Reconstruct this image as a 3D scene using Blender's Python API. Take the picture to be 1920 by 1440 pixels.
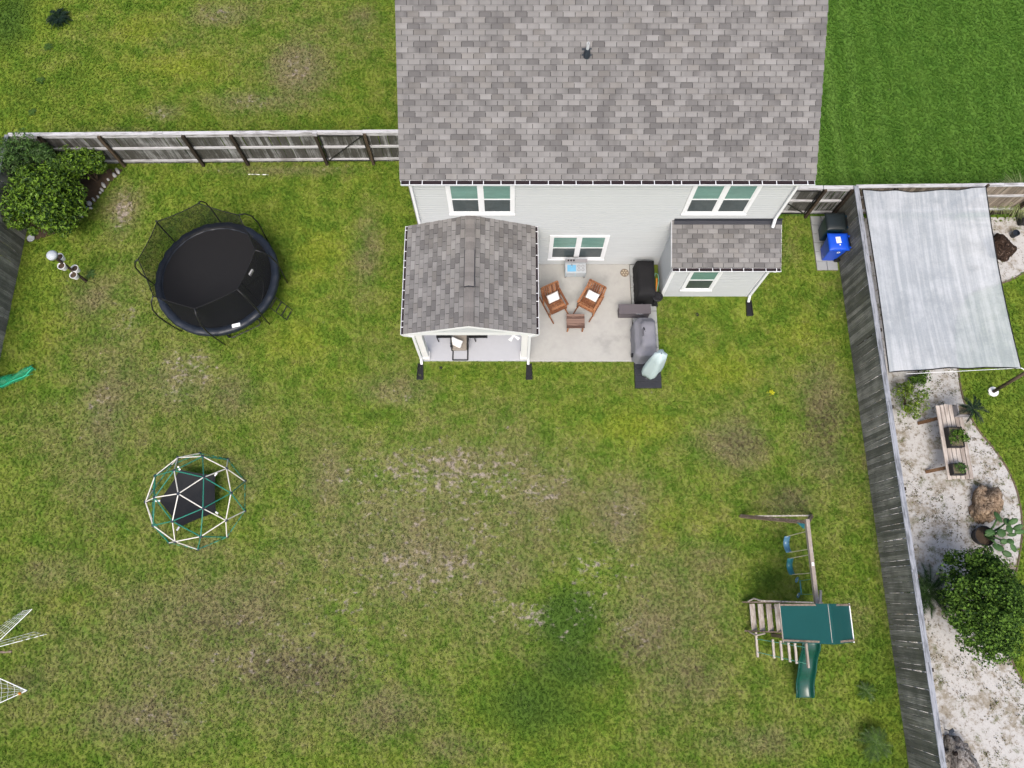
import bpy, bmesh, math, random
import numpy as np
from mathutils import Vector, Matrix, noise as mnoise
random.seed(7); RNG = np.random.default_rng(7)
for o in list(bpy.data.objects): bpy.data.objects.remove(o)
scn = bpy.context.scene; COL = scn.collection

# ------------------------------------------------------------------ camera, sky, sun, exposure
CAM_H = 22.6; FPX = 1380.0; TILT = math.atan(409 / 1380)
cd = bpy.data.cameras.new('camera'); cam = bpy.data.objects.new('camera', cd); COL.objects.link(cam)
cam.location = (0, 0, CAM_H); cam.rotation_euler = (TILT, 0, 0)
cd.sensor_width = 36; cd.lens = 36 * FPX / 1920; cd.clip_end = 800; scn.camera = cam
SUN_EL, SUN_AZ = math.radians(58), math.radians(186)      # azimuth from +Y, clockwise
w = bpy.data.worlds.new('World'); scn.world = w; w.use_nodes = True
nt = w.node_tree; bg = nt.nodes['Background']
sky = nt.nodes.new('ShaderNodeTexSky'); sky.sky_type = 'NISHITA'; sky.sun_disc = False
sky.sun_elevation = SUN_EL; sky.sun_rotation = SUN_AZ; sky.air_density = 1.0; sky.dust_density = 5.0; sky.ozone_density = 0.6
nt.links.new(sky.outputs[0], bg.inputs[0]); bg.inputs[1].default_value = 0.15
sl = bpy.data.lights.new('sun', 'SUN'); sl.energy = 1.5; sl.angle = math.radians(30); sl.color = (1.0, 0.97, 0.93)
so = bpy.data.objects.new('sun', sl); COL.objects.link(so)
sd = Vector((math.sin(SUN_AZ) * math.cos(SUN_EL), math.cos(SUN_AZ) * math.cos(SUN_EL), math.sin(SUN_EL)))
so.rotation_euler = sd.to_track_quat('Z', 'Y').to_euler(); so.location = (0, 0, 40)
scn.cycles.use_adaptive_sampling = True; scn.cycles.adaptive_threshold = 0.03; scn.cycles.max_bounces = 6; scn.cycles.diffuse_bounces = 3; scn.cycles.glossy_bounces = 2; scn.cycles.transmission_bounces = 3; scn.cycles.transparent_max_bounces = 8
vs = scn.view_settings; vs.view_transform = 'Standard'; vs.look = 'None'; vs.exposure = 0.55; vs.gamma = 1.0; vs.use_curve_mapping = False

# ------------------------------------------------------------------ measuring: a spot of the drone survey and its height -> metres
def P(u, v, z=0.0):
    a = (u - 960) / FPX; b = (720 - v) / FPX
    dy = math.sin(TILT) + b * math.cos(TILT); dz = math.cos(TILT) - b * math.sin(TILT)
    s = (CAM_H - z) / dz
    return Vector((a * s, dy * s, z))
def HY(v, Y):
    b = (720 - v) / FPX
    return CAM_H - Y * (math.cos(TILT) - b * math.sin(TILT)) / (math.sin(TILT) + b * math.cos(TILT))

# ------------------------------------------------------------------ materials
def lin(c): c /= 255.0; return c / 12.92 if c <= 0.04045 else ((c + 0.055) / 1.055) ** 2.4
def S(r, g, b, k=0.67): return tuple(min(0.85, lin(x) * k) for x in (r, g, b)) + (1.0,)
class NT:
    def __init__(s, name):
        s.m = bpy.data.materials.new(name); s.m.use_nodes = True; s.t = s.m.node_tree
        s.b = s.t.nodes['Principled BSDF']; s.out = s.t.nodes['Material Output']
    def n(s, typ, **kw):
        x = s.t.nodes.new(typ)
        for k, v in kw.items(): setattr(x, k, v)
        return x
    def l(s, a, b): s.t.links.new(a, b)
    def put(s, sock, v):
        if isinstance(v, (int, float)): sock.default_value = v
        elif isinstance(v, tuple): sock.default_value = v
        else: s.l(v, sock)
    def math(s, op, a, b=0.0, c=0.0, clamp=False):
        x = s.n('ShaderNodeMath', operation=op, use_clamp=clamp)
        for i, v in enumerate((a, b, c)): s.put(x.inputs[i], v)
        return x.outputs[0]
    def pos(s): return s.n('ShaderNodeNewGeometry').outputs['Position']
    def scaled(s, vec, sc):
        x = s.n('ShaderNodeVectorMath', operation='MULTIPLY'); s.l(vec, x.inputs[0]); x.inputs[1].default_value = sc; return x.outputs[0]
    def noise(s, vec, scale, detail=4.0, rough=0.6, dist=0.0):
        x = s.n('ShaderNodeTexNoise'); s.l(vec, x.inputs['Vector'])
        x.inputs['Scale'].default_value = scale; x.inputs['Detail'].default_value = detail
        x.inputs['Roughness'].default_value = rough; x.inputs['Distortion'].default_value = dist
        return x.outputs['Fac']
    def ramp(s, fac, lo, hi, a=0.0, b=1.0):
        x = s.n('ShaderNodeMapRange', interpolation_type='SMOOTHSTEP'); s.put(x.inputs[0], fac)
        x.inputs[1].default_value = lo; x.inputs[2].default_value = hi; x.inputs[3].default_value = a; x.inputs[4].default_value = b
        return x.outputs[0]
    def mix(s, fac, a, b, blend='MIX'):
        x = s.n('ShaderNodeMix', data_type='RGBA', blend_type=blend)
        s.put(x.inputs[0], fac); s.put(x.inputs[6], a); s.put(x.inputs[7], b); return x.outputs[2]
    def scale_col(s, col, fac):
        x = s.n('ShaderNodeVectorMath', operation='SCALE'); s.put(x.inputs[0], col[:3] if isinstance(col, tuple) else col); s.put(x.inputs['Scale'], fac); return x.outputs[0]
    def bump(s, h, strength, dist=0.02):
        x = s.n('ShaderNodeBump'); x.inputs['Strength'].default_value = strength; x.inputs['Distance'].default_value = dist
        s.l(h, x.inputs['Height']); s.l(x.outputs[0], s.b.inputs['Normal'])
    def fin(s, col, rough=0.7, spec=0.3):
        s.put(s.b.inputs['Base Color'], col); s.put(s.b.inputs['Roughness'], rough); s.b.inputs['Specular IOR Level'].default_value = spec
        return s.m
def M(name, col, rough=0.7, var=0.14, scale=6.0, stretch=(1, 1, 1), bump=0.0, col2=None, c2amt=(0.5, 0.7), spec=0.3, metal=0.0, rnd=0.0, isl=0.0):
    """painted, moulded or woven surface: broad mottling, fine grain, optional second colour and per-piece tone"""
    k = NT(name); v = k.scaled(k.pos(), stretch)
    n1 = k.noise(v, scale, 5); n2 = k.noise(v, scale * 7, 3)
    c = col
    if col2: c = k.mix(k.ramp(n1, *c2amt), col, col2)
    f = k.math('ADD', k.math('MULTIPLY', k.math('SUBTRACT', n1, 0.5), var * 2.2), k.math('MULTIPLY', k.math('SUBTRACT', n2, 0.5), var * 1.6))
    if rnd:
        r = k.n('ShaderNodeObjectInfo').outputs['Random']; f = k.math('ADD', f, k.math('MULTIPLY', k.math('SUBTRACT', r, 0.5), rnd * 2))
    if isl:
        r = k.n('ShaderNodeNewGeometry').outputs['Random Per Island']; f = k.math('ADD', f, k.math('MULTIPLY', k.math('SUBTRACT', r, 0.5), isl * 2))
    c = k.scale_col(c, k.math('ADD', f, 1.0))
    if bump: k.bump(n2, bump, 0.01)
    k.b.inputs['Metallic'].default_value = metal
    return k.fin(c, rough, spec)
def wood(name, light, dark, rough=0.8, grain=(30, 30, 1.2), rnd=0.25, amt=(0.35, 0.7), green=None):
    k = NT(name); p = k.pos(); oi = k.n('ShaderNodeObjectInfo').outputs['Random']
    off = k.n('ShaderNodeVectorMath', operation='ADD'); k.l(k.scaled(p, grain), off.inputs[0])
    cmb = k.n('ShaderNodeCombineXYZ'); k.l(k.math('MULTIPLY', oi, 37.0), cmb.inputs[0]); k.l(k.math('MULTIPLY', oi, 19.0), cmb.inputs[2]); k.l(cmb.outputs[0], off.inputs[1])
    n = k.noise(off.outputs[0], 1.0, 6, 0.65); n2 = k.noise(p, 2.3, 4)
    t = k.math('ADD', n, k.math('ADD', k.math('MULTIPLY', k.math('SUBTRACT', oi, 0.5), rnd * 1.2), k.math('MULTIPLY', k.math('SUBTRACT', n2, 0.5), 0.5)))
    c = k.mix(k.ramp(t, *amt), dark, light)
    if green: c = k.mix(k.ramp(k.noise(p, 0.9, 4), 0.5, 0.75, 0, 0.7), c, green)
    k.bump(n, 0.25, 0.01)
    return k.fin(c, rough, 0.2)

MAT = {}
MAT['white'] = M('white_paint', (0.74, 0.74, 0.74, 1), 0.45, 0.04, 2)
MAT['whitevinyl'] = M('white_vinyl', (0.72, 0.735, 0.75, 1), 0.35, 0.05, 1.5)
MAT['siding'] = M('cream_vinyl_siding', (0.445, 0.467, 0.475, 1), 0.5, 0.04, 0.8, (1, 1, 4), spec=0.25)
MAT['conc'] = M('patio_concrete', S(196, 195, 190), 0.85, 0.12, 0.9, col2=S(170, 170, 166), c2amt=(0.5, 0.72), bump=0.1)
MAT['conc2'] = M('porch_concrete', S(206, 208, 214, .66), 0.7, 0.05, 1.2)
MAT['paver'] = M('paver_concrete', S(185, 188, 186), 0.85, 0.1, 3, rnd=0.10, bump=0.1)
MAT['debris'] = M('gutter_debris', S(52, 42, 46), 0.95, 0.3, 9)
MAT['black'] = M('black_plastic', (0.012, 0.012, 0.014, 1), 0.5, 0.15, 5)
MAT['blackmetal'] = M('black_metal', (0.012, 0.012, 0.013, 1), 0.4, 0.1, 5, spec=0.5)
MAT['blackfab'] = M('black_fabric', (0.010, 0.010, 0.011, 1), 0.8, 0.3, 5, bump=0.3)
MAT['flash'] = M('dark_flashing', S(60, 62, 70), 0.5, 0.2, 3)
MAT['rubber'] = M('vent_rubber', S(52, 60, 70), 0.6, 0.2, 9)
MAT['galv'] = M('galvanised_pipe', (0.7, 0.72, 0.74, 1), 0.25, 0.1, 9, metal=0.8)
MAT['deck'] = M('roof_underlay', S(52, 50, 50), 0.95, 0.2, 4)
MAT['greyrail'] = wood('weathered_pale_rail', S(214, 214, 216, .7), S(160, 158, 156), grain=(2, 20, 20), amt=(.3, .55), rnd=.1)
MAT['capgrey'] = wood('weathered_grey_cap', S(178, 182, 190), S(120, 124, 130), grain=(25, 1.5, 20), amt=(.35, .6), rnd=.1)
MAT['post'] = wood('brown_fence_post', S(104, 90, 74), S(62, 54, 46), grain=(20, 20, 2), rnd=.3)
MAT['picket_n'] = wood('grey_streaked_picket', S(168, 169, 168, .85), S(76, 75, 70, .85), grain=(60, 60, .7), rnd=.22, amt=(.44, .80))
MAT['picket_e'] = wood('dark_weathered_picket', S(164, 161, 152, 1.05), S(90, 90, 83, 1.05), grain=(30, 75, 1.0), rnd=.2, amt=(.36, .85), green=S(106, 105, 92, 1.05))
MAT['picket_b'] = wood('tan_picket', S(170, 158, 144, .75), S(128, 117, 104, .75), grain=(30, 30, 1.0), rnd=.3)
MAT['glass_up'] = M('window_glass_with_blind', S(116, 156, 146, .75), 0.05, 0.3, 1.2, (1, 1, 6), spec=0.6)
MAT['glass_low'] = M('window_glass_screened', S(78, 88, 90, .75), 0.10, 0.3, 1.6, spec=0.6)

def shingle(name, axu, u0, axs, s0, sgn, cosv, expo=0.143, tab=0.306):
    k = NT(name); p = k.pos(); sp = k.n('ShaderNodeSeparateXYZ'); k.l(p, sp.inputs[0])
    u = k.math('SUBTRACT', sp.outputs[axu], u0)
    s = k.math('DIVIDE', k.math('ADD', k.math('MULTIPLY', k.math('SUBTRACT', sp.outputs[axs], s0), sgn), 0.008), cosv)
    row = k.math('FLOOR', k.math('DIVIDE', s, expo))
    odd = k.math('MULTIPLY', k.math('MODULO', k.math('ADD', row, 100.0), 2.0), 0.5)
    col = k.math('FLOOR', k.math('ADD', k.math('DIVIDE', u, tab), odd))
    cb = k.n('ShaderNodeCombineXYZ'); k.l(row, cb.inputs[0]); k.l(col, cb.inputs[1])
    wn = k.n('ShaderNodeTexWhiteNoise', noise_dimensions='3D'); k.l(cb.outputs[0], wn.inputs['Vector'])
    cb2 = k.n('ShaderNodeCombineXYZ'); k.l(k.math('MULTIPLY', u, 1.9), cb2.inputs[0]); k.l(k.math('MULTIPLY', row, 5.37), cb2.inputs[1])
    blend = k.noise(cb2.outputs[0], 1.0, 2.0)
    cb3 = k.n('ShaderNodeCombineXYZ'); k.l(k.math('MULTIPLY', u, 0.9), cb3.inputs[0]); k.l(k.math('MULTIPLY', s, 0.9), cb3.inputs[1])
    broad = k.noise(cb3.outputs[0], 1.0, 3.0)
    t = k.math('ADD', k.math('MULTIPLY', wn.outputs['Value'], 0.55), k.math('ADD', k.math('MULTIPLY', blend, 0.9), k.math('MULTIPLY', broad, 0.35)))
    c = k.mix(k.ramp(t, 0.62, 1.0), S(117, 115, 114), S(145, 143, 141))
    c = k.mix(k.ramp(t, 0.98, 1.30), c, S(160, 158, 156))
    wn2 = k.n('ShaderNodeTexWhiteNoise', noise_dimensions='2D'); k.l(cb.outputs[0], wn2.inputs['Vector'])
    c = k.mix(k.ramp(wn2.outputs['Value'], 0.7, 1.0, 0, 0.35), c, S(150, 145, 138))
    g = k.noise(p, 160.0, 2.0); g2 = k.noise(p, 1.1, 4.0)
    c = k.scale_col(c, k.math('ADD', 0.70, k.math('ADD', k.math('MULTIPLY', g, 0.4), k.math('MULTIPLY', g2, 0.2))))
    fr = k.math('FRACT', k.math('DIVIDE', s, expo)); c = k.scale_col(c, k.ramp(fr, 0.88, 0.94, 1.0, 0.62))   # shadow line under each overlapping course, painted into the colour
    k.bump(g, 0.3, 0.004)
    return k.fin(c, 0.95, 0.15)

def leafmat(name, a, b, rough=0.5, trans=0.25, spec=0.35):
    k = NT(name); r = k.n('ShaderNodeNewGeometry').outputs['Random Per Island']
    n = k.noise(k.pos(), 3.0, 3.0)
    t = k.math('ADD', k.math('MULTIPLY', r, 0.6), k.math('MULTIPLY', n, 0.6))
    c = k.mix(k.ramp(t, 0.3, 0.95), a, b)
    k.fin(c, rough, spec)
    tr = k.n('ShaderNodeBsdfTranslucent'); k.put(tr.inputs[0], c)
    mx = k.n('ShaderNodeMixShader'); mx.inputs[0].default_value = trans
    k.l(k.b.outputs[0], mx.inputs[1]); k.l(tr.outputs[0], mx.inputs[2]); k.l(mx.outputs[0], k.out.inputs[0])
    return k.m
def netmat(name, col, cover, rough=0.7, thread=None):
    """woven mesh whose holes are too fine to model: part of the light passes straight through"""
    k = NT(name); n = k.noise(k.pos(), 2.0, 3.0)
    k.fin(k.scale_col(col, k.math('ADD', 0.75, k.math('MULTIPLY', n, 0.5))), rough, 0.2)
    tp = k.n('ShaderNodeBsdfTransparent'); mx = k.n('ShaderNodeMixShader'); mx.inputs[0].default_value = cover
    k.l(tp.outputs[0], mx.inputs[1]); k.l(k.b.outputs[0], mx.inputs[2]); k.l(mx.outputs[0], k.out.inputs[0])
    return k.m

# ------------------------------------------------------------------ mesh helpers
ORG = {}
class MB:
    def __init__(s): s.v = []; s.f = []; s.mi = []
    def add(s, vs, fs, mi=0):
        n = len(s.v); s.v += [tuple(x) for x in vs]
        for f in fs: s.f.append(tuple(i + n for i in f)); s.mi.append(mi)
        return s
    def box(s, c, d, rz=0.0, R=None, mi=0, taper=1.0):
        h = [x / 2 for x in d]; R = R or Matrix.Rotation(rz, 3, 'Z'); c = Vector(c); vs = []
        for z in (-1, 1):
            k = taper if z > 0 else 1.0
            for x, y in ((-1, -1), (1, -1), (1, 1), (-1, 1)): vs.append(c + R @ Vector((x * h[0] * k, y * h[1] * k, z * h[2])))
        return s.add(vs, [(3, 2, 1, 0), (4, 5, 6, 7), (0, 1, 5, 4), (1, 2, 6, 5), (2, 3, 7, 6), (3, 0, 4, 7)], mi)
    def span(s, a, b, mi=0):
        return s.box([(a[i] + b[i]) / 2 for i in range(3)], [abs(b[i] - a[i]) for i in range(3)], mi=mi)
    def beam(s, p, q, w, h, up=(0, 0, 1), mi=0):
        p, q = Vector(p), Vector(q); d = q - p; L = d.length; d.normalize(); up = Vector(up)
        if abs(d.dot(up)) > 0.98: up = Vector((0, 1, 0))
        x = d.cross(up).normalized(); z = x.cross(d)
        R = Matrix((x, d, z)).transposed()
        return s.box((p + q) / 2, (w, L, h), R=R, mi=mi)
    def tube(s, pts, r, n=6, mi=0, closed=False):
        pts = [Vector(p) for p in pts]; m = len(pts); rs = r if isinstance(r, (list, tuple)) else [r] * m
        vs = []; prev = None
        for i, p in enumerate(pts):
            a = pts[i - 1] if i or closed else pts[0]; b = pts[(i + 1) % m] if i < m - 1 or closed else pts[-1]
            d = (b - a).normalized()
            if prev is None: x = d.orthogonal().normalized()
            else:
                x = prev - d * prev.dot(d)
                x = x.normalized() if x.length > 1e-5 else d.orthogonal().normalized()
            prev = x; y = d.cross(x)
            for j in range(n):
                t = 2 * math.pi * j / n; vs.append(p + (x * math.cos(t) + y * math.sin(t)) * rs[i])
        fs = []
        for i in range(m if closed else m - 1):
            k = ((i + 1) % m) * n
            for j in range(n): fs.append((i * n + j, i * n + (j + 1) % n, k + (j + 1) % n, k + j))
        if not closed: fs += [tuple(range(n - 1, -1, -1)), tuple((m - 1) * n + j for j in range(n))]
        return s.add(vs, fs, mi)
    def lathe(s, prof, c, n=20, mi=0, cap=True):
        c = Vector(c); vs = []; fs = []
        for r, z in prof:
            for j in range(n): t = 2 * math.pi * j / n; vs.append(c + Vector((r * math.cos(t), r * math.sin(t), z)))
        for i in range(len(prof) - 1):
            for j in range(n): fs.append((i * n + j, i * n + (j + 1) % n, (i + 1) * n + (j + 1) % n, (i + 1) * n + j))
        if cap: fs += [tuple(range(n - 1, -1, -1)), tuple((len(prof) - 1) * n + j for j in range(n))]
        return s.add(vs, fs, mi)
    def prism(s, poly, z0, z1, mi=0):
        n = len(poly); vs = [(p[0], p[1], z0) for p in poly] + [(p[0], p[1], z1) for p in poly]
        return s.add(vs, [tuple(range(n - 1, -1, -1)), tuple(range(n, 2 * n))] + [(i, (i + 1) % n, n + (i + 1) % n, n + i) for i in range(n)], mi)
    def extrude(s, prof, path_a, path_b, X, Z, mi=0):
        """profile (list of (x,z)) swept from a to b with axes X, Z"""
        X, Z = Vector(X), Vector(Z); n = len(prof)
        vs = [Vector(p) + X * a + Z * b for p in (path_a, path_b) for a, b in prof]
        return s.add(vs, [(i, (i + 1) % n, n + (i + 1) % n, n + i) for i in range(n)] + [tuple(range(n - 1, -1, -1)), tuple(range(n, 2 * n))], mi)
    def grid(s, fn, nu, nv, mi=0):
        vs = [fn(i / nu, j / nv) for j in range(nv + 1) for i in range(nu + 1)]
        return s.add(vs, [(j * (nu + 1) + i, j * (nu + 1) + i + 1, (j + 1) * (nu + 1) + i + 1, (j + 1) * (nu + 1) + i) for j in range(nv) for i in range(nu)], mi)
    def ellip(s, c, r, R=None, n=8, m=5, mi=0):
        c = Vector(c); R = R or Matrix.Identity(3); vs = []
        for i in range(m + 1):
            a = -math.pi / 2 + math.pi * i / m
            for j in range(n): t = 2 * math.pi * j / n; vs.append(c + R @ Vector((r[0] * math.cos(a) * math.cos(t), r[1] * math.cos(a) * math.sin(t), r[2] * math.sin(a))))
        return s.add(vs, [(i * n + j, i * n + (j + 1) % n, (i + 1) * n + (j + 1) % n, (i + 1) * n + j) for i in range(m) for j in range(n)], mi)
    def mesh(s, name, org=(0, 0, 0), smooth=False):
        me = bpy.data.meshes.new(name); o = Vector(org)
        me.from_pydata([Vector(v) - o for v in s.v], [], s.f); me.update()
        if any(s.mi): me.polygons.foreach_set('material_index', s.mi)
        if smooth: me.polygons.foreach_set('use_smooth', [True] * len(me.polygons))
        return me
    def build(s, name, mats, parent=None, smooth=False, bevel=0.0, solid=0.0, sub=0, norm=False):
        org = ORG[parent.name] if parent else Vector((0, 0, 0))
        me = s.mesh(name, org, smooth)
        if norm or bevel:
            bm = bmesh.new(); bm.from_mesh(me); bmesh.ops.remove_doubles(bm, verts=bm.verts, dist=1e-5) if norm else None
            bmesh.ops.recalc_face_normals(bm, faces=bm.faces); bm.to_mesh(me); bm.free()
        for m in (mats if isinstance(mats, (list, tuple)) else [mats]): me.materials.append(MAT[m] if isinstance(m, str) else m)
        return link(name, me, parent, None, bevel, solid, sub)
def link(name, me, parent=None, at=None, bevel=0.0, solid=0.0, sub=0):
    o = bpy.data.objects.new(name, me); COL.objects.link(o)
    org = ORG[parent.name] if parent else Vector((0, 0, 0))
    if parent: o.parent = parent
    if at is not None: o.location = Vector(at) - org; ORG[o.name] = Vector(at)
    else: ORG[o.name] = org
    if solid: mo = o.modifiers.new('thick', 'SOLIDIFY'); mo.thickness = solid; mo.offset = 0
    if bevel: mo = o.modifiers.new('bevel', 'BEVEL'); mo.width = bevel; mo.segments = 2; mo.limit_method = 'ANGLE'; mo.angle_limit = math.radians(40)
    if sub: mo = o.modifiers.new('sub', 'SUBSURF'); mo.levels = sub; mo.render_levels = sub
    return o
def thing(name, label, cat, loc, group=None):
    o = bpy.data.objects.new(name, None); COL.objects.link(o); o.location = loc; o.empty_display_size = 0.2
    ORG[o.name] = Vector(loc); return tag(o, label, cat, group)
def tag(o, label, cat, group=None):
    o['label'] = label; o['category'] = cat
    if group: o['group'] = group
    return o
def struct(o, label=None):
    o['kind'] = 'structure'
    if label: o['label'] = label
    return o

# ------------------------------------------------------------------ ground: one sheet, worn and lush spots stored per vertex in metres
XL, XR, YW = -2.80, 7.80, 10.87                      # house walls
FX_E, FX_W, FY_N = 11.0, -16.55, 14.74               # boundary fences
FY_G = 12.78                                         # fence line between the gardens on the right
SAND = [P(*p) for p in ((1797, 697), (1801, 730), (1808, 757), (1828, 800), (1852, 828), (1872, 852), (1895, 890), (1910, 930), (1918, 985), (1912, 1040), (1898, 1100), (1888, 1160), (1889, 1215), (1903, 1255), (1925, 1290), (1960, 1340), (1990, 1440), (2010, 1520))]
SAND_TOP = [P(*p) for p in ((1990, 460), (1940, 500), (1920, 511), (1903, 522), (1880, 531), (1845, 540), (1815, 552), (1796, 580), (1788, 620), (1790, 660))]
sand_poly = [(FX_E + .12, -6.2)] + [(FX_E + .12, FY_G - .15)] + [(20.5, FY_G - .15)] + [(p.x, p.y) for p in SAND_TOP + SAND]
MULCH = [P(*p) for p in ((232, 318), (222, 330), (205, 345), (193, 362), (180, 380), (165, 400), (140, 425), (100, 440), (55, 455))]
mulch_poly = [(FX_W + .06, FY_N - .06)] + [(p.x, p.y) for p in MULCH] + [(FX_W + .06, MULCH[-1].y)]
def inside(poly, X, Y):
    r = np.zeros(X.shape, bool); n = len(poly)
    for i in range(n):
        (x0, y0), (x1, y1) = poly[i][:2], poly[(i + 1) % n][:2]
        c = ((y0 > Y) != (y1 > Y)) & (X < (x1 - x0) * (Y - y0) / ((y1 - y0) if y1 != y0 else 1e-9) + x0); r ^= c
    return r
xs = np.concatenate([[-2500, -300, -120, -60, -35], np.arange(-26, 26.01, 0.16), [35, 60, 120, 300, 2500]])
ys = np.concatenate([[-2500, -300, -120, -60, -30, -15], np.arange(-7.5, 28.01, 0.16), [45, 80, 150, 300, 2500]])
GX, GY = np.meshgrid(xs, ys); gx, gy = GX.ravel(), GY.ravel()
def blobs(lst):
    r = np.zeros(gx.shape)
    for (u, v, su, sv, a) in lst:
        c = P(u, v); k = 63.0
        sx = su / k * (1 + 0.25 * (720 - v) / 1380); sy = sv / k * (1 + 0.45 * (720 - v) / 1380)
        r = np.maximum(r, a * np.exp(-((gx - c.x) / sx) ** 2 - ((gy - c.y) / sy) ** 2))
    return r
dry = 0.86 * blobs([(850, 1000, 460, 330, .50), (420, 1220, 460, 260, .50), (230, 760, 200, 280, .42), (1250, 1150, 280, 280, .42), (560, 60, 330, 130, .22), (1480, 830, 200, 200, .26), (200, 800, 70, 170, .62), (330, 720, 110, 90, .6), (230, 390, 40, 60, .75), (560, 130, 70, 80, .75), (480, 190, 130, 30, .6), (310, 210, 50, 25, .55), (420, 30, 90, 35, .55),
    (680, 30, 50, 40, .5), (540, 320, 160, 14, .55), (850, 870, 260, 70, .6), (1010, 930, 140, 90, .62), (780, 1040, 200, 80, .66), (960, 1080, 140, 80, .62), (1170, 960, 100, 110, .66), (620, 900, 80, 100, .55),
    (1385, 830, 90, 60, .62), (1545, 760, 60, 110, .62), (1540, 850, 70, 80, .5), (400, 1150, 260, 110, .62), (560, 1250, 230, 100, .64), (280, 1340, 190, 70, .6), (720, 1330, 160, 80, .62), (870, 1400, 120, 60, .55),
    (1190, 1180, 110, 110, .64), (1290, 1260, 110, 90, .58), (1330, 1050, 80, 60, .48), (1480, 940, 60, 40, .62), (170, 560, 60, 60, .5), (690, 470, 30, 110, .45), (740, 730, 120, 50, .5), (430, 740, 60, 60, .55),
    (120, 1080, 120, 60, .42), (60, 1280, 70, 70, .4), (470, 900, 60, 60, .5), (390, 1030, 100, 60, .45), (1400, 1390, 120, 50, .5), (1600, 1150, 50, 60, .45), (1640, 980, 14, 500, .3), (1590, 1380, 50, 50, .5), (1470, 470, 30, 40, .35), (230, 250, 130, 14, .45)])
bare = blobs([(840, 890, 260, 80, .52), (800, 1060, 200, 90, .46), (820, 980, 360, 190, .32), (520, 1230, 330, 130, .28), (1120, 1090, 140, 140, .30), (232, 395, 22, 48, .72), (560, 125, 45, 45, .42), (300, 212, 30, 16, .55), (350, 690, 70, 50, .50), (330, 735, 40, 25, .5), (850, 865, 160, 45, .52), (650, 900, 60, 30, .45), (1015, 925, 60, 25, .56), (1060, 890, 40, 30, .42),
    (730, 1050, 70, 30, .5), (770, 1080, 60, 40, .45), (900, 1010, 60, 40, .42), (1000, 1160, 45, 35, .56), (1060, 1190, 13, 13, .75), (940, 1140, 60, 40, .46), (1110, 1060, 60, 40, .48), (1170, 960, 60, 60, .36), (640, 1130, 100, 50, .4),
    (560, 1250, 200, 70, .30), (300, 1350, 120, 40, .36), (480, 190, 60, 18, .42), (415, 25, 40, 20, .45), (240, 600, 40, 60, .36), (180, 760, 50, 80, .34), (430, 1180, 120, 60, .28), (1185, 1180, 70, 70, .34), (1635, 1090, 10, 10, .6), (640, 315, 60, 8, .5), (405, 318, 16, 8, .5), (760, 745, 60, 24, .36)])
dark = blobs([(560, 1260, 220, 90, .62), (420, 1170, 200, 80, .5), (290, 1340, 160, 60, .5), (1540, 790, 70, 90, .6), (1390, 830, 70, 40, .55), (1190, 1210, 90, 60, .55), (730, 1350, 120, 60, .5), (1290, 1270, 90, 60, .45), (880, 1400, 120, 50, .4), (170, 1000, 80, 100, .35), (1490, 930, 50, 30, .5), (1420, 1000, 30, 20, .4)])
deep = blobs([(1066, 1160, 78, 84, 1.05), (1075, 1250, 120, 80, .75), (1000, 1320, 170, 100, .7), (700, 780, 40, 22, .6), (1130, 780, 120, 50, .28), (1430, 1085, 50, 40, .62), (1490, 1200, 90, 90, .3), (1650, 1260, 60, 160, .45), (1640, 1420, 90, 60, .5), (130, 340, 200, 30, .25), (60, 520, 70, 60, .3),
    (150, 150, 60, 60, .35), (20, 40, 60, 90, .75), (40, 180, 70, 60, .4), (870, 700, 240, 14, .35), (560, 420, 60, 50, .2), (500, 560, 90, 30, .25), (600, 1440, 300, 30, .3), (60, 1420, 120, 40, .4)])
yel = blobs([(350, 120, 130, 50, .7), (260, 60, 90, 50, .6), (1200, 800, 130, 50, .6), (1230, 980, 80, 70, .6), (600, 480, 70, 90, .6), (1500, 640, 120, 80, .5), (1350, 700, 130, 60, .6), (90, 620, 60, 80, .5), (560, 640, 90, 60, .55), (620, 1380, 90, 30, .4), (1340, 970, 90, 60, .45), (120, 1120, 100, 60, .45), (540, 800, 70, 50, .4)])
# the neighbour's fed and mown lawn on the right
nb = np.clip((gx - (XR - .2)) / .3, 0, 1) * np.clip((gy - FY_G + .05) / .1, 0, 1)
nb2 = ((gx > FX_E) & (gy < FY_G)) * 1.0
deep = np.clip(np.maximum(deep, nb * 0.85), 0, 1); deep = np.maximum(deep, nb2 * 0.32)
mow = nb
for a in (dry, bare, dark): a *= (1 - nb)
yel *= (1 - nb)
keep = np.ones(gx.shape)
keep[(gx > XL - .1) & (gx < XR + .1) & (gy > YW - .1) & (gy < 21.5)] = 0
for (x0, x1, y0, y1) in ((-3.0, 4.0, 7.46, 11), (3.8, 4.82, 7.5, 11), (4.85, 7.85, 9.68, 11), (10.2, 11.1, 10.66, 12.7), (3.85, 4.75, 6.65, 7.6), (-3.02, -2.78, 6.9, 7.5), (.4, .64, 6.9, 7.5), (7.66, 7.9, 9.0, 9.7)):
    keep[(gx > x0 - .06) & (gx < x1 + .06) & (gy > y0 - .06) & (gy < y1 + .06)] = 0
keep[inside(sand_poly, gx, gy)] = 0; keep[inside(mulch_poly, gx, gy)] = 0
keep[(np.abs(gx) > 15.6 + (gy + 4.4) * .2) | (gy < -5.6) | (gy > 23.2) | ((gx > -2.9) & (gx < 8.0) & (gy > 15.2))] = 0
keep *= np.clip(1.0 - bare * 0.9, 0.1, 1) * np.clip(1 - dry * .35, .3, 1)
nx, ny = len(xs), len(ys)
me = bpy.data.meshes.new('lawn')
idx = np.arange(nx * ny).reshape(ny, nx)
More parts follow.
